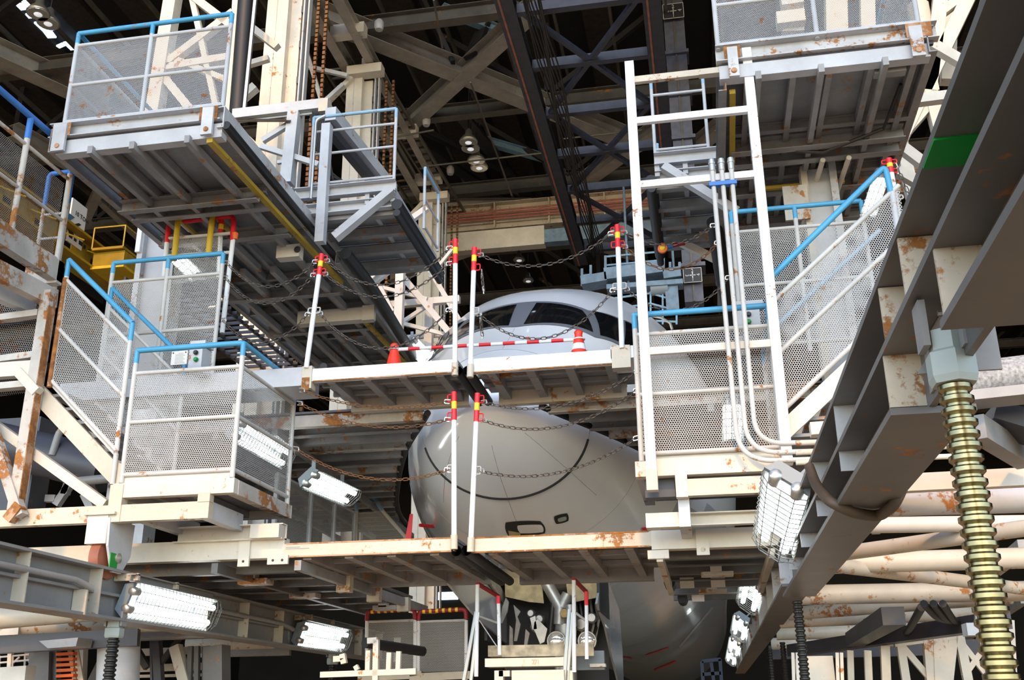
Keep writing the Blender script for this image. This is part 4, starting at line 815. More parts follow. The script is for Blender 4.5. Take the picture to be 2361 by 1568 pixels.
for s in (1, -1):
    def A(a): return a if s > 0 else 180-a
    wf = skin('window_frame', 'winframe', [(13.24, A(90)), (13.6, A(48.5)), (14.32, A(62.8)), (14.36, A(90))], .008, 8)
    skin('windshield', 'glass', [(13.32, A(86.8)), (13.68, A(51.3)), (14.2, A(64.8)), (14.24, A(86.8))], .016, 8, wf)
    wf = skin('window_frame', 'winframe', [(13.6, A(48.5)), (14.02, A(36.3)), (14.82, A(47.8)), (14.32, A(62.8))], .008)
    skin('side_window', 'glass', [(13.74, A(47.3)), (14.06, A(38.4)), (14.7, A(48.8)), (14.36, A(60.5))], .016, 5, wf)
    wf = skin('window_frame', 'winframe', [(14.02, A(36.3)), (14.75, A(30)), (15.4, A(38.5)), (14.82, A(47.8))], .008)
    skin('side_window', 'glass', [(14.14, A(36)), (14.72, A(31.2)), (15.26, A(38.6)), (14.84, A(46))], .016, 5, wf)
# radome joint: a canted ring; the lower part gapes, the upper part is a thin seal
def ringpt(a): t = math.radians(a); return hull(12.42-.18*math.sin(t), t)
MB().tube([ringpt(a) for a in range(198, 343, 4)], .022, 6).build('radome_gap', 'gap', air, smooth=True); MB().tube([ringpt(a) for a in range(-18, 199, 4)], .008, 6).build('radome_seal', 'seam', air, smooth=True)
for a in (90, 270, 45, 135, 225, 315):
    MB().tube([hull(y, math.radians(a)) for y in ([11.6+.2*k for k in range(10)] if a in (270, 225, 315) else [12.3+.15*k for k in range(7)])], .003, 5).build('panel_seam', 'seam', air)
for y in (14.05, 16.4): MB().tube([hull(y, math.radians(a)) for a in range(190, 352, 4)], .004, 5).build('panel_seam', 'seam', air)
patch('open_hatch', 'gap', [(1160, 1202), (1250, 1199), (1262, 1230), (1172, 1243)], .006, 12, None, .45); hp = patch('hatch_door', 'hull', [(1190, 1209), (1250, 1207), (1255, 1226), (1198, 1229)], .012, 10, None, .4); patch('hatch_primer', 'primer', [(1172, 1222), (1200, 1227), (1200, 1242), (1176, 1242)], .01)
patch('service_port', 'gap', [(1275, 1189), (1309, 1181), (1312, 1201), (1281, 1209)], .008, 10, None, .5); patch('port_fitting', 'greenstone', [(1284, 1194), (1305, 1188), (1306, 1198), (1287, 1203)], .012, 8, None, .6)
patch('orange_sticker', 'orange', [(1209, 778), (1221, 777), (1222, 781), (1211, 782)], .004)
patch('red_tag', 'red', [(1478, 1215), (1490, 1213), (1492, 1224), (1480, 1225)], .02)
c = hit(1000, 1214, 0)
if c: tube(air, 'pitot_cover', 'red', [c, PY(c.y-.25, 968, 1211)], .025, 10)
c = hit(975, 1160, 0) or PY(15, 962, 1180)
MB().slab([PY(13.9, 945, 1185), PY(13.9, 952, 1185), PY(13.9, 948, 1242), PY(13.9, 934, 1242)], (0, .012, 0)).build('warning_streamer', 'red', air)
# nose gear bay, doors and leg
gb = MB(); gx0, gx1 = -3.05, -1.5
gb.box((gx0, 15.9, 2.0), (gx1, 15.95, 4.2)).box((gx0-.04, 14.6, 2.55), (gx0, 15.95, 4.2)).box((gx1, 14.6, 2.9), (gx1+.04, 15.95, 4.2)).build('gear_bay', 'gap', air)
def dpl(name, mat, X, pts, th=.03): return MB().slab([PX(X, *p) for p in pts], (th, 0, 0)).build(name, mat, air)
dpl('gear_door', 'hullgrey', -1.5, [(1381, 1340), (1418, 1340), (1424, 1405), (1432, 1510), (1434, 1580), (1424, 1580), (1406, 1510), (1392, 1447), (1372, 1392)])
dpl('gear_door', 'hullgrey', -3.05, [(1028, 1345), (1120, 1335), (1168, 1385), (1180, 1495), (1160, 1480), (1089, 1418)])
dpl('gear_door_rib', 'gearwhite', -3.0, [(1118, 1335), (1140, 1335), (1168, 1385), (1160, 1392)])
GYB = 15.3
def gp(name, mat, pts, Y=GYB, d=.04): return MB().slab([PY(Y, *p) for p in pts], (0, d, 0)).build(name, mat, air)
gp('bay_panel', 'primer', [(1163, 1325), (1247, 1325), (1254, 1391), (1220, 1388), (1165, 1376)]); gp('bay_panel', 'primer', [(1303, 1325), (1378, 1325), (1375, 1378), (1311, 1391)])
gp('gear_rib', 'gearwhite', [(1166, 1378), (1173, 1388), (1170, 1410), (1158, 1437), (1152, 1437), (1158, 1400)]); gp('gear_rib', 'gearwhite', [(1184, 1395), (1200, 1410), (1193, 1422), (1200, 1440), (1192, 1478), (1185, 1478), (1190, 1430)])
gp('gear_rib', 'gearwhite', [(1175, 1442), (1182, 1450), (1183, 1490), (1174, 1490)]); gp('gear_rib', 'gearwhite', [(1212, 1450), (1221, 1460), (1215, 1490), (1208, 1490)])
gp('link_arm', 'gearsteel', [(1225, 1440), (1240, 1428), (1262, 1450), (1255, 1480), (1245, 1485), (1235, 1460)]); gp('link_arm', 'gearsteel', [(1222, 1425), (1234, 1420), (1238, 1450), (1228, 1452)])
lg = MB()
for a, b in (((1250, 1325), (1292, 1400)), ((1310, 1370), (1296, 1400)), ((1292, 1395), (1290, 1440)), ((1314, 1395), (1318, 1445))): lg.tube([PY(GYB-.1, *a), PY(GYB-.1, *b)], .09, 12)
lg.build('drag_brace', 'gearsteel', air, smooth=True)
tube(air, 'gear_strut', 'gearsteel', [PY(GYB, 1303, 1440), PY(GYB, 1306, 1620)], .16, 16); tube(air, 'retract_rod', 'blacksteel', [PY(GYB-.1, 1276, 1385), PY(GYB-.1, 1268, 1470)], .05, 10); tube(air, 'bolt_head', 'brass', [PY(GYB-.2, 1300, 1414), PY(GYB-.3, 1301, 1414)], .06, 12)
for px in (1283, 1354):
    c = PY(GYB-.35, px, 1478); la = MB().lathe(c, (0, 1, 0), [(-.03, .13), (0, .135), (.1, .12), (.2, .05)], 20).build('landing_light', 'gearsteel', air, smooth=True)
    MB().lathe(c-V((0, .032, 0)), (0, -1, 0), [(0, .118), (.02, .1), (.03, .05)], 20).build('lens', 'lens', la, smooth=True)
for k in range(9):
    a = 1325+k*6; MB().tube([PY(15.7, a, 1380+7*(k % 3)), PY(15.5, a+8, 1430+6*(k % 4)), PY(15.6, a-4, 1490)], .022, 6).build('hydraulic_line', 'blacksteel' if k % 2 else 'gearsteel', air, smooth=True)
for x, y, r in ((1245, 1428, .07), (1238, 1445, .09), (1340, 1440, .1), (1365, 1425, .08), (1225, 1415, .06)): MB().lathe(PY(15.5, x, y), (0, 1, 0), [(-.08, r*.7), (-.05, r), (.1, r)], 14).build('fitting', 'gearsteel', air, smooth=True)
# masking on the belly
for q in (([(1490, 1510), (1540, 1492), (1558, 1524), (1510, 1545)]), ([(1437, 1515), (1455, 1518), (1468, 1545), (1440, 1548)]), ([(1500, 1556), (1560, 1545), (1580, 1566), (1510, 1572)])): patch('masking_paper', 'hull', q, .01, 6)
for q in (([(1488, 1509), (1541, 1491), (1541, 1494), (1489, 1512)]), ([(1539, 1491), (1559, 1524), (1557, 1527), (1537, 1494)]), ([(1508, 1543), (1558, 1522), (1559, 1526), (1509, 1547)]), ([(1436, 1513), (1456, 1516), (1456, 1519), (1436, 1516)])): patch('masking_tape', 'red', q, .014, 5)
patch('belly_stripe', 'seam', [(1640, 1400), (1644, 1402), (1560, 1503), (1556, 1500)], .005, 10)

# ================================================================ stanchions, chains, cones
def stanchion(lab, base, top, sides=(-1, 1), sleeve=True):
    base, top = V(base), V(top); d = top-base; L = d.length; u = d.normalized(); r = .027
    t = thing('chain_stanchion', lab, 'stanchion', base, 'red and yellow topped chain stanchions')
    f = lambda k: top-u*(L*k)
    pole = tube(t, 'pole', 'white', [base, f(.19)], r, 12)
    for a, b, m in ((.19, .115, 'red'), (.115, .065, 'sunyellow'), (.065, 0, 'red')): tube(t, 'painted_band', m, [f(a), f(b)], r*1.05, 12)
    if sleeve: tube(t, 'socket', 'cream_rusty', [base-u*.02, base+u*.12], r*1.35, 12)
    sd = []
    for k, m in ((.035, 'red'), (.155, 'red'), (.5, 'rail')):
        for s in sides:
            a, b = f(k-.018)+V((s*r, 0, 0)), f(k+.03)+V((s*r, 0, 0))
            tube(pole, 'handle', m, bend([a, a+V((s*.042, 0, 0)), b+V((s*.042, 0, 0)), b], .016, 3), .0065, 6)
    return f
def hook(f, k, s, w=.04): return f(k)+V((s*(.027+w), 0, -.02))
def chainrun(lab, a, b, sag, mat='chain', n=None, rag=0):
    """a hanging chain of alternating links"""
    a, b = V(a), V(b); L = (b-a).length; pts = []
    m = 60
    for i in range(m+1):
        t = i/m; pts.append(a+(b-a)*t-V((0, 0, 4*sag*t*(1-t))))
    tot = sum((pts[i+1]-pts[i]).length for i in range(m)); pitch = .058; n = max(6, int(tot/pitch)); mb = MB(); d = 0; i = 0; seg = 0
    for k in range(n):
        want = (k+.5)*tot/n
        while i < m-1 and d+(pts[i+1]-pts[i]).length < want: d += (pts[i+1]-pts[i]).length; i += 1
        q = pts[i+1]-pts[i]; c = pts[i]+q.normalized()*(want-d); u = q.normalized(); s = u.cross(V((0, 0, 1)))
        if s.length < .1: s = V((1, 0, 0))
        s.normalize(); z = s.cross(u); e = (s+z).normalized() if k % 2 else (z-s).normalized()
        hl, hw = pitch*.62, .0145
        ring = [c+u*(hl*.55)+e*hw, c+u*hl, c+u*(hl*.55)-e*hw, c-u*(hl*.55)-e*hw, c-u*hl, c-u*(hl*.55)+e*hw]
        mb.tube(ring, .0052, 5, closed=True)
    t = thing('safety_chain', lab, 'chain', a, 'safety chains along the walkways')
    mb.build('links', mat, t, kind='stuff')
    for p, s in ((a, 1), (b, -1)):
        u = (b-a).normalized()*s; MB().tube(bend([p-u*.03+V((0, 0, .02)), p+u*.03+V((0, 0, .02)), p+u*.035-V((0, 0, .02)), p-u*.02-V((0, 0, .02))], .01, 2), .007, 5, closed=False).build('snap_hook', 'zinc', t, smooth=True)
W = 9.97
S1 = stanchion('leaning chain stanchion at the left end of the upper walkway', PY(W, 706, 848), PY(W, 742, 586), sleeve=False)
S2 = stanchion('chain stanchion left of the upper walkway gap', PY(W, 1049, 862), PY(W, 1050, 552), (-1,))
S3 = stanchion('chain stanchion right of the upper walkway gap', PY(W, 1084, 866), PY(W, 1094, 571), (1,))
S4 = stanchion('chain stanchion at the right end of the upper walkway', PY(W, 1434, 803), PY(W, 1423, 519), sleeve=False)
S5 = stanchion('chain stanchion left of the lower walkway gap', PY(W, 1047, 1262), PY(W, 1047, 904), (-1,))
S6 = stanchion('chain stanchion right of the lower walkway gap', PY(W, 1085, 1268), PY(W, 1101, 907), (1,))
S7 = stanchion('chain stanchion beside the top of the right stairs', PY(9.25, 2080, 545), PY(9.25, 2049, 366), sleeve=False)
H = hook; gx = V((-5.35, 10.4, 0))
chainrun('upper chain from the blue left railing to the leaning stanchion', PY(10.1, 522, 605), H(S1, .05, -1), .3)
chainrun('middle chain from the blue left railing to the leaning stanchion', PY(10.1, 520, 640), H(S1, .17, -1), .33)
chainrun('low chain from the left railing to the leaning stanchion foot', PY(10.1, 515, 738), H(S1, .52, -1), .3)
chainrun('topmost chain left of the upper walkway gap', H(S1, .05, 1), H(S2, .05, -1), .36)
chainrun('second chain down left of the upper walkway gap', H(S1, .17, 1), H(S2, .17, -1), .33)
chainrun('low chain above the left cone', H(S1, .52, 1), H(S2, .52, -1), .42)
chainrun('topmost chain right of the upper walkway gap crossing the roof', H(S3, .05, 1), H(S4, .05, -1), .24)
chainrun('low chain hanging across the cockpit windshield', H(S3, .52, 1), H(S4, .52, -1), .4)
chainrun('top chain from the right end stanchion to the right dock', H(S4, .05, 1), PY(9.97, 1645, 520), .18, 'chain')
chainrun('rusty chain from the right end stanchion to the right dock', H(S4, .17, 1), PY(9.97, 1655, 560), .28, 'rustchain')
chainrun('low chain from the right end stanchion behind the ladder rack', H(S4, .52, 1), PY(9.97, 1680, 640), .3)
chainrun('upper chain left of the lower walkway gap', PY(9.97, 695, 900), H(S5, .05, -1), .12, 'rustchain')
chainrun('second chain left of the lower walkway gap', PY(9.97, 690, 930), H(S5, .17, -1), .16, 'rustchain')
chainrun('rusty low chain over the hanging lamp beside the left landing', PY(9.97, 682, 1035), H(S5, .5, -1), .2, 'rustchain')
chainrun('upper chain right of the lower walkway gap under the walkway', H(S6, .05, 1), PY(9.9, 1470, 855), .2)
chainrun('second chain right of the lower walkway gap across the radome', H(S6, .17, 1), PY(9.9, 1468, 900), .22)
chainrun('low chain right of the lower walkway gap across the radome', H(S6, .5, 1), PY(9.9, 1468, 1010), .18)
chainrun('short chain hanging at the top of the right stairs', H(S7, .1, 1), PY(9.3, 2110, 470), .05)
for k, (f, kk) in enumerate(((S3, .2), (S3, .55))):
    p = f(kk)+V((.09, 0, -.02)); chainrun(('loose chain end dangling from the upper gap stanchion', 'loose chain end dangling before the left windshield')[k], p, p+V((.02, 0, -.2)), 0)

def cone(lab, c, red_all, H=.69):
    c = V(c); c.z = 5.115; H = H-5.115; kz = H/.69; t = thing('traffic_cone', lab, 'traffic cone', c, 'traffic cones on the upper walkway')
    box(t, 'base', 'cone' if red_all else 'conewhite', (c.x-.15, c.y-.15, c.z), (c.x+.15, c.y+.15, c.z+.03))
    R = lambda z: .13-.095*z/.62
    prof = [(0, .14), (.03, R(.03)), (.22, R(.22))], [(.22, R(.22)), (.36, R(.36))], [(.36, R(.36)), (.46, R(.46))], [(.46, R(.46)), (.6, R(.6)), (.65, .045), (.68, .03), (.69, .01)]
    for i, p in enumerate(prof): MB().lathe(c+V((0, 0, .03)), (0, 0, 1), [(z*kz*.95, r*1.12) for z, r in p], 20).build('cone_shell', 'cone' if red_all or i in (1, 3) else 'conewhite', t, smooth=True)
    return t
ZD = 5.10
c1, c2 = PY(10.9, 908, 850), PY(10.9, 1335, 812)
t1 = cone('all red traffic cone at the left end of the striped bar', (c1.x, 10.9, 5.1), True, PY(10.9, 908, 792).z)
t2 = cone('red and white traffic cone at the right end of the striped bar', (c2.x, 10.9, 5.1), False, PY(10.9, 1333, 761).z)
cbn = thing('cone_bar', 'red and white striped bar resting between two traffic cones', 'barrier bar', PY(10.9, 1120, 795))
pa, pb = PY(10.9, 915, 806), PY(10.9, 1328, 783)
for i in range(15):
    a, b = i/15, (i+1)/15
    tube(cbn, 'stripe', ('conewhite' if i % 2 == 0 else 'red'), [pa+(pb-pa)*a, pa+(pb-pa)*b], .021, 10)
for p in (pa-V((.035, 0, 0)), pb+V((.035, 0, 0))): MB().tube([p+V((.062*math.cos(k*math.pi/8), .062*math.sin(k*math.pi/8), 0)) for k in range(16)], .009, 6, closed=True).build('ring', 'conewhite', cbn, smooth=True)
for k, (px, py, Y, lab) in enumerate(((990, 602, 13.7, 'round orange warning light on the left outrigger tip'), (1528, 574, 13.0, 'round orange warning light on the right outrigger tip'))):
    c = PY(Y, px, py); t = thing('warning_light', lab, 'light', c, 'round warning lights on the outriggers')
    MB().lathe(c, (0, -1, 0), [(0, .07), (.03, .065), (.035, .04)], 18).build('housing', 'orange', t, smooth=True); MB().lathe(c-V((0, .036, 0)), (0, -1, 0), [(0, .04), (.012, .03)], 14).build('lens', 'sunyellow', t, smooth=True)
    s = -1 if k == 0 else 1; tube(t, 'blue_band', 'deepblue', [c+V((s*.06, .02, .03)), c+V((s*.13, .03, .05))], .035, 10); tube(t, 'red_arm', 'reddark', [c+V((s*.13, .03, .05)), c+V((s*.3, .06, .09))], .03, 10)

# ================================================================ caged fluorescent lamps
def caged_lamp(lab, a, b, out, drop=(0, 0, 1), wid=.26, bracket=.0, cable=None, mount=True):
    """twin tube lamp from a to b; out = direction its open side faces"""
    a, b = V(a), V(b); u = (b-a).normalized(); o = V(out); o = (o-u*o.dot(u)).normalized(); s = u.cross(o).normalized(); L = (b-a).length
    t = thing('caged_lamp', lab, 'lamp', (a+b)/2, 'caged twin tube lamps')
    P = lambda x, y, z: a+u*x+s*y+o*z; h = wid/2
    MB().slab([P(.05, -h*.55, -.07), P(L-.05, -h*.55, -.07), P(L, -h, 0), P(0, -h, 0)], s*.012).slab([P(.05, h*.55, -.07), P(0, h, 0), P(L, h, 0), P(L-.05, h*.55, -.07)], -s*.012).slab([P(.05, -h*.55, -.07), P(.05, h*.55, -.07), P(L-.05, h*.55, -.07), P(L-.05, -h*.55, -.07)], -o*.012).build('reflector', 'lampbody', t)
    MB().slab([P(0, -h, 0), P(0, h, 0), P(0, h*.7, -.1), P(0, -h*.7, -.1)], -u*.04).build('end_housing', 'lampgrey', t)
    for y in (-h*.48, h*.48):
        tb_ = tube(t, 'tube', 'tube', [P(.05, y, .0), P(L-.06, y, .0)], .034, 12)
        ec = MB().lathe(P(.0, y, .0), u*-1, [(-.07, .046), (.03, .046), (.04, .04), (.05, .02)], 16).build('end_cap', 'zinc', tb_, smooth=True)
    m = MB(); n = max(5, int(L/.075))
    for k in range(n+1):
        x = L*k/n; m.tube([P(x, -h, -.0), P(x, -h, .03), P(x, -h*.6, .065), P(x, h*.6, .065), P(x, h, .03), P(x, h, 0)], .0035, 4)
    for y, z in ((-h, .02), (-h*.6, .065), (0, .066), (h*.6, .065), (h, .02)): m.tube([P(0, y, z), P(L+.04, y*.8, z)], .0035, 4)
    m.tube([P(L+.04, -h*.8, .02), P(L+.05, -h*.5, .06), P(L+.05, h*.5, .06), P(L+.04, h*.8, .02)], .006, 5)
    m.build('wire_guard', 'wire', t)
    if mount:
        for x in (L*.12, L*.8): bar(t, 'mount_strap', 'lampgrey', P(x, 0, -.06), P(x, 0, -.06)+V(drop)*.22, .05, .02)
    if cable: MB().tube(cable, .024, 10).build('cable', 'hosebrown', t, smooth=True)
    return t
LX = -5.62
caged_lamp('caged lamp nearest on the left rail beam, above a screw jack', PX(LX, 300, 1388)+V((0, 0, .02)), PX(LX, 490, 1420), (.9, -.25, -.3), wid=.36, cable=None)
caged_lamp('caged lamp farther back on the left rail beam', PX(LX, 695, 1462), PX(LX, 798, 1478), (.9, -.25, -.3), wid=.36)
caged_lamp('caged lamp hanging beside the left landing over the lower mesh screen', PX(-4.6, 716, 1105), PX(-4.6, 812, 1148), (.6, -.3, -.7), wid=.3)
caged_lamp('caged lamp glowing behind the side mesh of the left landing', PX(-5.0, 548, 990), PX(-5.0, 662, 1058), (.7, -.3, -.3), wid=.3)
caged_lamp('caged lamp glowing behind the ladder gate on the left deck', PY(11.6, 398, 585), PY(11.9, 455, 640), (.3, -1, -.2), wid=.2)
caged_lamp('caged lamp glowing behind the right landing mesh', PY(10.3, 1690, 920), PY(10.3, 1690, 1020), (-.2, -1, -.2), wid=.22, drop=(0, 1, 0))
caged_lamp('caged lamp behind the upper end of the right staircase', PY(9.9, 2035, 400), PY(9.9, 2000, 500), (-.4, -1, -.1), wid=.16, drop=(0, 1, 0))
caged_lamp('caged lamp under the left dock close to the cockpit', PY(16, 948, 790), PY(16.5, 990, 835), (.3, -1, -.3), wid=.28)
RXL = .56
lampY = (7.5, 13.7, 19.5, 25.4, 30.4)
names = ('nearest', 'second', 'third', 'fourth', 'farthest')
for i, y in enumerate(lampY):
    z = 2.93 if i else 2.93
    L = 1.15
    caged_lamp(names[i]+' caged lamp of the row along the right rail beam', (RXL, y-.6, 3.08 if i else 3.0), (RXL-.05, y+.45, 2.88 if i else 2.74), (-.55, -.45, -.65), wid=.34, drop=(.6, 0, .5))

# ================================================================ rail beams, screw jacks, lower dock
def screw(lab, c, ztop, r=.045, pitch=.03, mat='brass', nut=True, base=True):
    c = V(c); t = thing('screw_jack', lab, 'screw jack', (c.x, c.y, 0), 'screw jacks under the rail beams')
    prof = []; z = .2
    while z < ztop-.1: prof += [(z, r*.78), (z+pitch*.28, r), (z+pitch*.62, r), (z+pitch*.8, r*.78)]; z += pitch
    MB().lathe((c.x, c.y, 0), (0, 0, 1), prof, 16).build('threaded_spindle', mat, t, smooth=True)
    if nut:
        MB().lathe((c.x, c.y, ztop-.13), (0, 0, 1), [(0, r*1.35), (.02, r*1.5), (.09, r*1.5), (.10, r*1.2), (.16, r*1.2)], 6).build('nut', 'greenstone', t); bar(t, 'clevis', 'beamgrey', (c.x-r*1.4, c.y, ztop-.02), (c.x-r*1.4, c.y, ztop+.12), .02, .09); bar(t, 'clevis', 'beamgrey', (c.x+r*1.4, c.y, ztop-.02), (c.x+r*1.4, c.y, ztop+.12), .02, .09)
    MB().lathe((c.x, c.y, 0), (0, 0, 1), [(0, .2), (.03, .2), (.05, .08), (.22, .07)], 16).build('foot_plate', 'darksteel', t)
    return t
# ---- right rail beam
RB = thing('rail_beam', 'dark steel rail beam with rusty stiffeners running back on the right', 'beam', (.77, 6, 2.5))
bx, bw = .775, .27
for z, a, b, m in ((2.965, -2, 32, 'beamdark'), (2.745, -2, 8.6, 'beamdark'), (2.53, 3.48, 9.4, 'beamdark'), (2.62, 9.4, 32, 'beamdark')):
    box(RB, 'flange', m, (bx-bw/2, a, z-.012), (bx+bw/2, b, z+.012))
box(RB, 'web', 'beamdark', (bx-.012, -2, 2.75), (bx+.012, 32, 2.965)); box(RB, 'web', 'beamdark', (bx-.012, -2, 2.54), (bx+.012, 9.4, 2.75)); box(RB, 'web', 'beamdark', (bx-.012, 9.4, 2.63), (bx+.012, 32, 2.75))
box(RB, 'bottom_plate', 'beamdark', (.64, -2, 2.52), (1.02, 2.66, 2.545))
for y, z0, z1 in ((3.02, 2.76, 2.95), (3.42, 2.76, 2.95), (2.62, 2.55, 2.735), (3.5, 2.55, 2.735)):
    MB().slab([(bx-bw/2+.005, y, z0), (bx-.012, y, z0), (bx-.012, y, z1), (bx-bw/2+.005, y, z1)], (0, .015, 0)).build('stiffener', 'cream_flaky', RB)
for k in range(22): box(RB, 'stiffener', 'greyrust', (bx-bw/2+.01, 4.9+k*1.2, 2.64), (bx-.012, 4.915+k*1.2, 2.955))
box(RB, 'green_band', 'green', (bx-.02, 2.43, 2.757), (bx-.013, 2.58, 2.953)); box(RB, 'green_band', 'green', (bx-bw/2, 2.43, 2.946), (bx-.013, 2.58, 2.954))
box(RB, 'splice_plate', 'joist', (bx-.02, 2.9, 2.56), (bx-.012, 3.4, 2.73))
for y, z in ((3.0, 2.69), (3.12, 2.63), (3.26, 2.69)): MB().lathe((bx-.02, y, z), (-1, 0, 0), [(0, .017), (.018, .017), (.02, .009), (.035, .009)], 6).build('bolt', 'zinc', RB)
for y in (3.1, 4.5): MB().slab([(.66, y, 2.54), (.90, y, 2.54), (.90, y, 2.74), (.8, y, 2.74)], (0, .012, 0)).build('gusset', 'joist', RB)
screw('large brass screw jack hanging under the right rail beam', (.735, 3.0, 0), 2.60, .047, .034)
for lab, X, px, py, rr in (('screw jack second behind the large one on the right', .78, 1838, 1385, .045), ('slim dark screw jack behind the right rail beam', .9, 1772, 1475, .045), ('short dark screw jack between the two right jacks', 1.0, 1800, 1440, .04)):
    p = PX(X, px, py); screw(lab, p, 2.6, rr, .04, 'blacksteel', nut=False)
p0 = V((RXL-.02, 6.93, 2.95))
hc = MB().tube(bend([PX(.58, 1866, 1076), PX(.59, 1882, 1120), PX(.61, 1915, 1158), PZ(2.485, 1965, 1182), PZ(2.485, 2025, 1192), PZ(2.49, 2062, 1165), PX(.94, 2086, 1112)], .2, 6), .027, 10).build('black_cable', 'hosebrown', smooth=True); tag(hc, 'thick brown cable looping under the right rail beam from the lamp', 'cable')
# ---- horizontal pipe bracing right of the beam
PB = thing('pipe_bracing', 'stack of rusty cream brace pipes right of the rail beam', 'bracing', (2.2, 8, 2.7))
def zb(a, b, r, z=2.75, m='cream_rusty', kind='t', name='brace_pipe'):
    p, q = PZ(z, *a), PZ(z, *b)
    if kind == 't': tube(PB, name, m, [p, q], r, 18)
    else: bar(PB, name, m, p, q, r*1.5, r*2)
zb((2030, 1118), (2420, 1098), .05, 2.83, 'cream', 'b', 'beam'); zb((1980, 1160), (2420, 1148), .085, 2.78, 'greypaint'); zb((1950, 1212), (2420, 1205), .055, 2.8, 'cream'); zb((1930, 1278), (2420, 1210), .055, 2.72); zb((1900, 1300), (2420, 1285), .085, 2.75); zb((1900, 1300), (2420, 1365), .06, 2.7)
zb((1840, 1372), (2420, 1362), .1, 2.72); zb((1820, 1415), (2330, 1375), .08, 2.7); zb((1800, 1432), (2300, 1408), .09, 2.66); zb((1790, 1460), (2200, 1450), .1, 2.66); zb((1780, 1485), (2100, 1475), .1, 2.66); zb((1775, 1505), (2300, 1490), .12, 2.6, 'darksteel', 'b', 'beam')
for (a, b) in (((2250, 985), (2361, 1055)), ((2235, 1360), (2361, 1260)), ((2200, 1490), (2361, 1380))): zb(a, b, .06, 2.9, 'joist', 'b', 'beam')
bar(PB, 'stub_beam', 'cream', PY(8.2, 1868, 992), PY(8.2, 1960, 985), .12, .1)
for (a, b) in (((1830, 1500), (2310, 1430)), ((1970, 1475), (2060, 1420))): bar(PB, 'under_beam', 'darksteel', PZ(2.4, *a), PZ(2.4, *b), .2, .16)
for y, dz in ((1025, 0), (1047, .0), (1070, 0)): tube(PB, 'conduit', 'cream', [PY(8.6, 1835, y-3), PY(8.6, 2200, y-18)], .022, 10)
loop = MB().tube(bend([PZ(2.55, 1998, 1432), PZ(2.45, 1992, 1455), PZ(2.4, 2030, 1475), PZ(2.4, 2090, 1462), PZ(2.5, 2125, 1400)], .3, 6), .04, 10).build('black_hose', 'rubber', smooth=True); tag(loop, 'black hose loop hanging below the right brace pipes', 'hose')
for k in range(3):
    h = MB().tube(bend([PZ(2.5, 2130+k*22, 1392), PZ(2.42, 2160+k*20, 1425+4*k), PZ(2.5, 2230+k*10, 1440)], .3, 5), .035, 8).build('black_hose', 'rubber', smooth=True); tag(h, ('upper', 'middle', 'lower')[k]+' one of three black hoses bunched behind the big screw jack', 'hose')
MB().box(PY(7.5, 2232, 1465), PY(7.5, 2280, 1435)+V((0, .15, 0))).build('junction_box', 'greypaint', PB); bar(PB, 'box_bracket', 'joist', PY(7.6, 2255, 1440), PY(7.6, 2255, 1370), .04)
fr = thing('fabric_roll', 'grey textured fabric roll at the right edge behind the beam', 'roll', PY(5.2, 2300, 900))
tube(fr, 'roll', 'roll', [PY(5.2, 2225, 878), PY(5.2, 2450, 850)], .09, 20); bar(fr, 'support_tray', 'joist', PY(5.2, 2215, 925), PY(5.2, 2450, 900), .2, .05)
bar(fr, 'support_plate', 'darksteel', PY(5.6, 2280, 960), PY(5.6, 2450, 1010), .3, .1)
cr = thing('lattice_tower', 'cream lattice tower legs at the lower right corner', 'tower', (4, 12, 0))
for a, b, w_ in (((2200, 1440), (2178, 1640), .1), ((2206, 1440), (2245, 1640), .1), ((2165, 1450), (2172, 1640), .16), ((2262, 1450), (2300, 1640), .1), ((2315, 1430), (2325, 1640), .18), ((2222, 1560), (2285, 1470), .06), ((2215, 1480), (2285, 1570), .06), ((2140, 1450), (2155, 1640), .14), ((2075, 1480), (2100, 1640), .09), ((2040, 1490), (2046, 1640), .1), ((2000, 1500), (2006, 1640), .08), ((1960, 1500), (1964, 1640), .07), ((2080, 1490), (2140, 1560), .07), ((2060, 1480), (2200, 1462), .12)):
    bar(cr, 'lattice_bar', 'cream', PY(13.2, *a), PY(13.2, *b), w_, w_, (0, 1, 0))
cx = thing('equipment_cabinet', 'sunlit cream cabinet under the brace pipes at lower right', 'cabinet', PY(10.8, 1885, 1540))
a, b = PY(10.8, 1850, 1580), PY(10.8, 1920, 1512); box(cx, 'body', 'cream', (a.x, 10.8, 0), (b.x, 11.5, b.z))
for px in (1828, 1838, 1930, 1940): bar(cx, 'slat', 'cream', PY(10.7, px, 1505), PY(10.7, px+3, 1600), .03, .03)
fl = thing('blue_equipment_frame', 'dark blue equipment frame under the far belly', 'equipment', PY(22, 1640, 1550))
for a, b in (((1618, 1525), (1622, 1590)), ((1660, 1520), (1665, 1590)), ((1618, 1525), (1662, 1520)), ((1640, 1528), (1648, 1590)), ((1620, 1555), (1662, 1552))): bar(fl, 'frame_bar', 'navy', PY(20, *a), PY(20, *b), .06, .06)

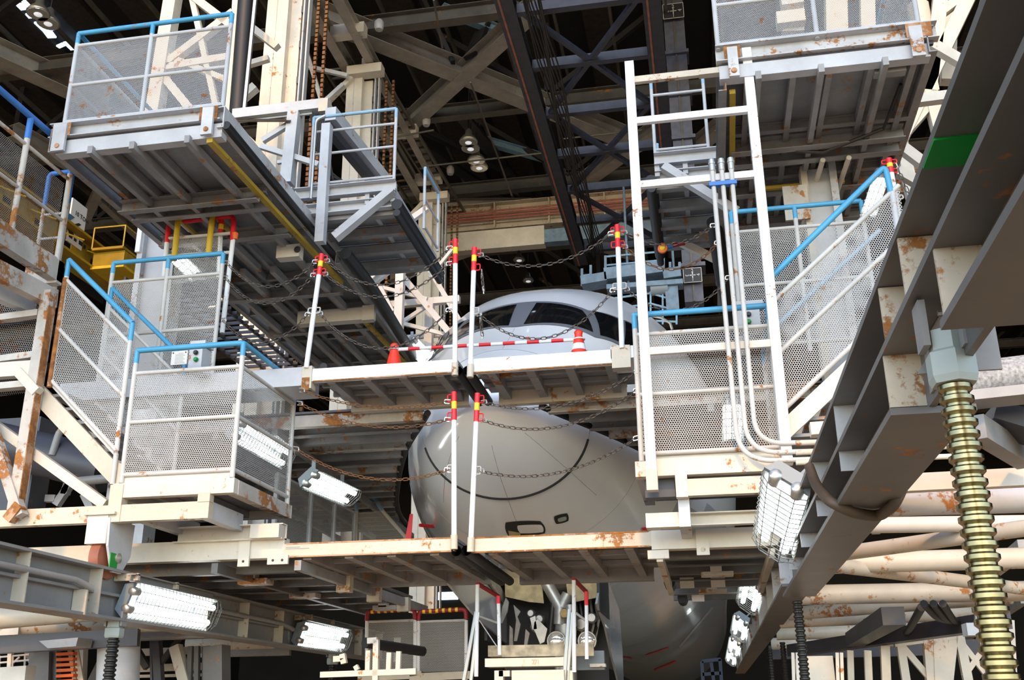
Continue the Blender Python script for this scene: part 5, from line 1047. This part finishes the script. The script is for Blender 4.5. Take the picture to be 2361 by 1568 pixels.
# ---- left rail beam
LB = thing('rail_beam', 'grey steel rail beam with stiffeners running back at lower left', 'beam', (-5.8, 8, 2.5))
lx, lw = -5.80, .3
for z in (2.94, 2.72, 2.49): box(LB, 'flange', 'beamgrey', (lx-lw/2, 2, z-.013), (lx+(lw/2 if z != 2.72 else .08), 18.2 if z != 2.49 else 18.2, z+.013))
box(LB, 'web', 'beamgrey', (lx-.012, 2, 2.5), (lx+.012, 18.2, 2.93))
for k in range(12): box(LB, 'stiffener', 'cream_rusty', (lx+.012, 6.9+k*1.12, 2.5), (lx+lw/2-.01, 6.915+k*1.12, 2.93))
tube(LB, 'conduit', 'beamgrey', [(lx+.12, 5, 2.78), (lx+.12, 8.75, 2.78), (lx+.17, 8.95, 2.72)], .03, 10); tube(LB, 'conduit', 'beamgrey', [(lx+.12, 10.7, 2.76), (lx+.12, 13.6, 2.76), (lx+.17, 13.9, 2.7)], .03, 10)
for y in (9.55, 10.35, 14.3, 15.2): box(LB, 'lamp_arm', 'cream_rusty', (lx+.02, y, 2.86), (lx+.28, y+.04, 2.93))
chan(LB, 'lamp_channel', 'beamgrey', (lx+.25, 9.5, 2.88), (lx+.25, 11.3, 2.88), .06, .08); chan(LB, 'lamp_channel', 'beamgrey', (lx+.25, 14.2, 2.88), (lx+.25, 16, 2.88), .06, .08)
for y in (8.9, 6.9): box(LB, 'end_plate', 'cream_rusty', (lx+.02, y, 2.48), (lx+.16, y+.02, 2.71))
for lab, px, py, X in (('dark screw jack under the nearest left lamp', 270, 1405, -5.75), ('dark screw jack under the farther left lamp', 768, 1505, -5.75)):
    p = PX(X, px, py); screw(lab, p, 2.45, .06, .045, 'blacksteel')
LBr = thing('pipe_bracing', 'rusty sunlit brace pipes under the left rail beam', 'bracing', (-6, 9, 2.3))
for a, b, r, Y, m, k in (((-80, 1432), (285, 1402), .12, 10.6, 'cream_rusty', 't'), ((-80, 1452), (600, 1425), .11, 11.4, 'cream_rusty', 't'), ((-80, 1472), (640, 1445), .13, 11.9, 'joist', 'b'), ((200, 1438), (640, 1432), .09, 12.4, 'cream_rusty', 't'), ((430, 1486), (850, 1470), .1, 14.0, 'cream_rusty', 't'), ((460, 1500), (900, 1490), .12, 14.6, 'joist', 'b'), ((-60, 1490), (320, 1470), .12, 10.9, 'darksteel', 'b')):
    p, q = PY(Y, *a), PY(Y+.6, *b)
    if q.x > -6.05: q = p+(q-p)*((-6.05-p.x)/(q.x-p.x))
    (tube(LBr, 'brace_pipe', m, [p, q], r, 16) if k == 't' else bar(LBr, 'brace_beam', m, p, q, r*1.6, r*1.6))
lw2 = thing('dock_trestle', 'shadowed steel trestle legs under the left dock', 'trestle', (-7, 11, 0))
def lb2(a, b, w_=.12, m='beamdark', Y=12.6, name='leg'): return bar(lw2, name, m, PY(Y, *a), PY(Y, *b), w_, w_, (0, 1, 0))
lb2((108, 1480), (100, 1700), .22); lb2((128, 1480), (125, 1700), .1, 'darksteel'); lb2((60, 1472), (90, 1545), .12, name='brace'); lb2((90, 1520), (45, 1600), .12, name='brace'); lb2((190, 1470), (180, 1700), .11, 'cream'); lb2((268, 1470), (205, 1600), .13, name='brace'); lb2((360, 1450), (375, 1700), .1, 'darksteel'); lb2((348, 1450), (352, 1700), .03, 'darksteel'); lb2((310, 1490), (340, 1540), .08, 'cable', name='brace'); lb2((420, 1465), (370, 1530), .06, 'cable', name='brace')
lb2((405, 1490), (435, 1600), .13, 'cream', name='brace'); lb2((440, 1490), (432, 1700), .06); lb2((455, 1490), (452, 1700), .06); lb2((500, 1490), (500, 1700), .25); lb2((478, 1490), (478, 1700), .1, 'darksteel')
MB().tube([PY(11.6, 275, 1470), PY(11.6, 265, 1800)], .24, 20).build('round_column', 'greypaint', lw2, smooth=True)
MB().slab([PY(10.9, 90, 1478), PY(10.9, 180, 1470), PY(10.9, 175, 1490), PY(10.9, 110, 1495)], (0, .3, 0)).build('head_plate', 'joist', lw2)
os_ = thing('orange_steps', 'orange slatted steps glimpsed between the left trestle legs', 'steps', PY(12.2, 155, 1550))
for k in range(9):
    y = 1484+k*12.5; p, q = PY(12.2, 134+(k % 2), y), PY(12.2, 174, y-2); bar(os_, 'tread', 'orange', p, q, .1, .035)
for px in (172, 188): bar(os_, 'stringer', 'cream', PY(12.25, px-14, 1480), PY(12.25, px+6, 1600), .03, .05)
yd = thing('work_stand', 'sunlit cream work stand with railings at the lower left corner', 'stand', PY(11.8, 40, 1540))
for a, b, w_ in (((-60, 1478), (55, 1470), .24), ((-60, 1495), (62, 1488), .1), ((-60, 1565), (70, 1556), .2), ((25, 1500), (22, 1560), .05), ((-10, 1500), (-12, 1560), .05)): bar(yd, 'body_panel', 'cream', PY(11.5, *a), PY(11.5, *b), w_, w_, (0, 1, 0))
for a, b in (((-20, 1517), (68, 1509)), ((-20, 1530), (68, 1522)), ((0, 1512), (-3, 1556)), ((30, 1512), (28, 1556)), ((58, 1510), (56, 1556)), ((5, 1552), (45, 1515))): tube(yd, 'rail', 'greypaint', [PY(11.5, *a), PY(11.5, *b)], .012, 6)
bw2 = thing('back_partition', 'pale low partition behind the left trestle', 'partition', PY(13, 350, 1540))
for a, b, w_ in (((310, 1505), (480, 1498), .2), ((310, 1542), (480, 1536), .2), ((300, 1560), (480, 1556), .08)): bar(bw2, 'panel', 'cream', PY(12.9, *a), PY(12.9, *b), .04, w_*.45)

# ---- screens and stand under the nose
ms2 = thing('mesh_partition', 'long grey mesh partition along the lower left dock with a small gate', 'partition', (-5.2, 13, 3.2))
def mp(px, py): return PX(-5.3, px, py)
top = [mp(640, 1092), mp(718, 1133), mp(772, 1160), mp(818, 1182)]
zlow = 3.24
for a, b in zip(top, top[1:]):
    sheet(ms2, 'mesh_panel', 'meshdark', V((a.x, a.y, zlow)), V((b.x, b.y, zlow)), b, a); tube(ms2, 'top_rail', 'greypaint', [a, b], .022, 8)
for a in top: bar(ms2, 'post', 'greypaint', V((a.x, a.y, zlow)), a, .05)
for f in (.0, .45): tube(ms2, 'mid_rail', 'greypaint', [V((a.x, a.y, zlow+f*.9)) for a in top], .016, 6)
sheet(ms2, 'end_panel', 'meshdark', PY(15.9, 820, 1255), PY(15.9, 945, 1250), PY(15.9, 880, 1178), PY(15.9, 822, 1182))
tube(ms2, 'end_post', 'cream', [PY(15.9, 820, 1255), PY(15.9, 822, 1180)], .03); tube(ms2, 'end_slope', 'cream', [PY(15.9, 882, 1178), PY(15.9, 945, 1250)], .03); tube(ms2, 'blue_hoop', 'palblue', bend([PY(15.9, 822, 1180), PY(15.9, 821, 1148), PY(15.9, 862, 1146), PY(15.9, 882, 1178)], .08), .035)
for k, (x0, x1, lab) in enumerate(((846, 957, 'left mesh screen with striped hoop beyond the nose gear'), (965, 1075, 'right mesh screen with striped hoop beside the nose gear'))):
    t = thing('mesh_screen', lab, 'screen', PY(14.5, (x0+x1)/2, 1560), 'mesh screens under the nose')
    Y = 14.5
    for lo, hi in ((1434, 1490), (1490, 1550)): sheet(t, 'mesh_panel', 'meshdark', PY(Y, x0, hi), PY(Y, x1, hi-3), PY(Y, x1, lo-3), PY(Y, x0, lo))
    hoop = bend([PY(Y, x0, 1432), PY(Y, x0+1, 1410), PY(Y, x1-1, 1405), PY(Y, x1, 1428)], .1, 5); tube(t, 'striped_hoop', 'reddark', hoop, .03, 10)
    for k2 in range(6):
        p, q = PY(Y, x0+10+k2*(x1-x0-20)/6, 1410-k2*.8), PY(Y, x0+16+k2*(x1-x0-20)/6, 1410-k2*.9); tube(t, 'yellow_band', 'sunyellow', [p, q], .032, 10)
    for x in (x0, x1): tube(t, 'post', 'white', [PY(Y, x, 1430), PY(Y, x-1, 1600)], .025, 8)
    tube(t, 'rail', 'rail', [PY(Y, x0, 1434), PY(Y, x1, 1430)], .018, 8); bar(t, 'kick_plate', 'cream_rusty', PY(Y-.05, x0-20, 1562), PY(Y-.05, x1+15, 1556), .05, .1)
bf = thing('steel_bench_frame', 'sunlit steel frame with a black padded boom near the mesh screens', 'frame', PY(12.2, 880, 1540))
for a, b, w_ in (((848, 1478), (870, 1476), .06), ((868, 1475), (866, 1580), .06), ((850, 1500), (848, 1545), .05), ((898, 1505), (896, 1550), .05), ((920, 1502), (918, 1550), .05), ((790, 1508), (794, 1530), .06), ((770, 1520), (795, 1518), .06), ((740, 1556), (960, 1548), .06), ((820, 1535), (825, 1545), .05)): bar(bf, 'frame_bar', 'cream', PY(11.2, *a), PY(11.2, *b), w_, w_, (0, 1, 0))
tube(bf, 'padded_boom', 'rubber', [PY(12.0, 842, 1482), PY(13.0, 975, 1502)], .06, 14)
# maintenance stand with steps in front of the nose gear
ns = thing('maintenance_stand', 'sunlit maintenance stand with wooden planks and handrails by the nose gear', 'stand', PY(11.6, 1240, 1560))
NY = 11.2
def nb_(name, m, a, b, d=.6, Y=NY): p, q = PY(Y, *a), PY(Y, *b); return box(ns, name, m, (p.x, Y, min(p.z, q.z)), (q.x, Y+d, max(p.z, q.z)))
nb_('plank', 'wood', (1125, 1514), (1158, 1488), .2, NY+.3); nb_('plank', 'wood', (1157, 1515), (1312, 1485), .06, NY+.2); nb_('plank', 'cream', (1118, 1538), (1314, 1515), .3); nb_('plank', 'wood', (1318, 1513), (1368, 1484), .05, NY+.2); nb_('kick_board', 'lampgrey', (1330, 1545), (1392, 1500), .1, NY+.5)
nb_('step', 'cream', (1180, 1600), (1300, 1544), .2, NY-.1); nb_('step_side', 'cream', (1140, 1600), (1160, 1546), .1); nb_('step_side', 'cream', (1305, 1600), (1320, 1546), .1); nb_('ledge', 'cream', (1360, 1538), (1396, 1530), .1, NY+.4); nb_('bracket', 'cream', (1150, 1560), (1175, 1546), .1)
for (a, b, m, r) in (((1101, 1348), (1098, 1560), 'white', .022), ((1149, 1375), (1152, 1510), 'white', .02), ((1323, 1338), (1324, 1550), 'white', .022), ((1352, 1365), (1353, 1520), 'white', .02), ((1098, 1410), (1068, 1580), 'zinc', .022), ((1103, 1412), (1085, 1580), 'zinc', .02), ((1313, 1405), (1300, 1580), 'zinc', .022), ((1320, 1412), (1308, 1580), 'zinc', .018), ((1104, 1420), (1150, 1437), 'zinc', .014), ((1326, 1412), (1352, 1432), 'zinc', .014), ((1105, 1430), (1145, 1490), 'zinc', .006)):
    tube(ns, 'handrail_bar', m, [PY(NY, *a), PY(NY+.0, *b)], r, 8)
for a, b in (((1101, 1346), (1149, 1375)), ((1323, 1336), (1352, 1365))): tube(ns, 'red_rail', 'reddark', [PY(NY, *a), PY(NY+.5, *b)], .024, 8)
for a, b in (((1149, 1374), (1149, 1392)), ((1352, 1364), (1352, 1396))): tube(ns, 'red_band', 'red', [PY(NY, *a), PY(NY, *b)], .022, 8)
for k_, (tx, px_) in enumerate((('1', 1208), ('2', 1229), ('7', 1235), ('1', 1241))): textmesh(ns, tx, .07, 'wood', placed(PY(NY-.004, px_, 1527), (1, 0, 0), (0, 0, 1)), 'faint_marking', .001)
# bright window far back in the rear wall
a, b = PY(77.4, 978, 1384), PY(77.4, 1055, 1364); struct(MB().box((a.x, 77.5, a.z), (b.x, 77.62, b.z)), 'window_1', 'skylight', 'bright window in the far rear wall')

# ---- dark services behind the left gantry
ad = thing('air_duct', 'dark air duct and pipes in the shade behind the left gantry', 'duct', PY(12.5, 150, 1050))
tube(ad, 'duct', 'darksteel', [PY(12.5, -60, 1010), PY(12.5, 250, 1085)], .3, 18); tube(ad, 'pipe', 'beamgrey', [PY(11.8, 165, 1112), PY(11.8, 252, 1103)], .06, 12); tube(ad, 'pipe', 'beamgrey', bend([PY(12.2, 120, 1050), PY(12.2, 140, 985), PY(12.2, 190, 975)], .15), .05, 10)
box(ad, 'cabinet', 'darksteel', PY(12.8, -60, 1180)-V((0, 0, 0)), PY(12.8, 95, 960)+V((0, .4, 0)))
for a, b in (((150, 1140), (175, 1060)), ((100, 1150), (130, 1150)), ((130, 1165), (160, 1120)), ((195, 1140), (215, 1180))): bar(ad, 'strut', 'greypaint', PY(13.2, *a), PY(13.2, *b), .1, .1, (0, 1, 0))
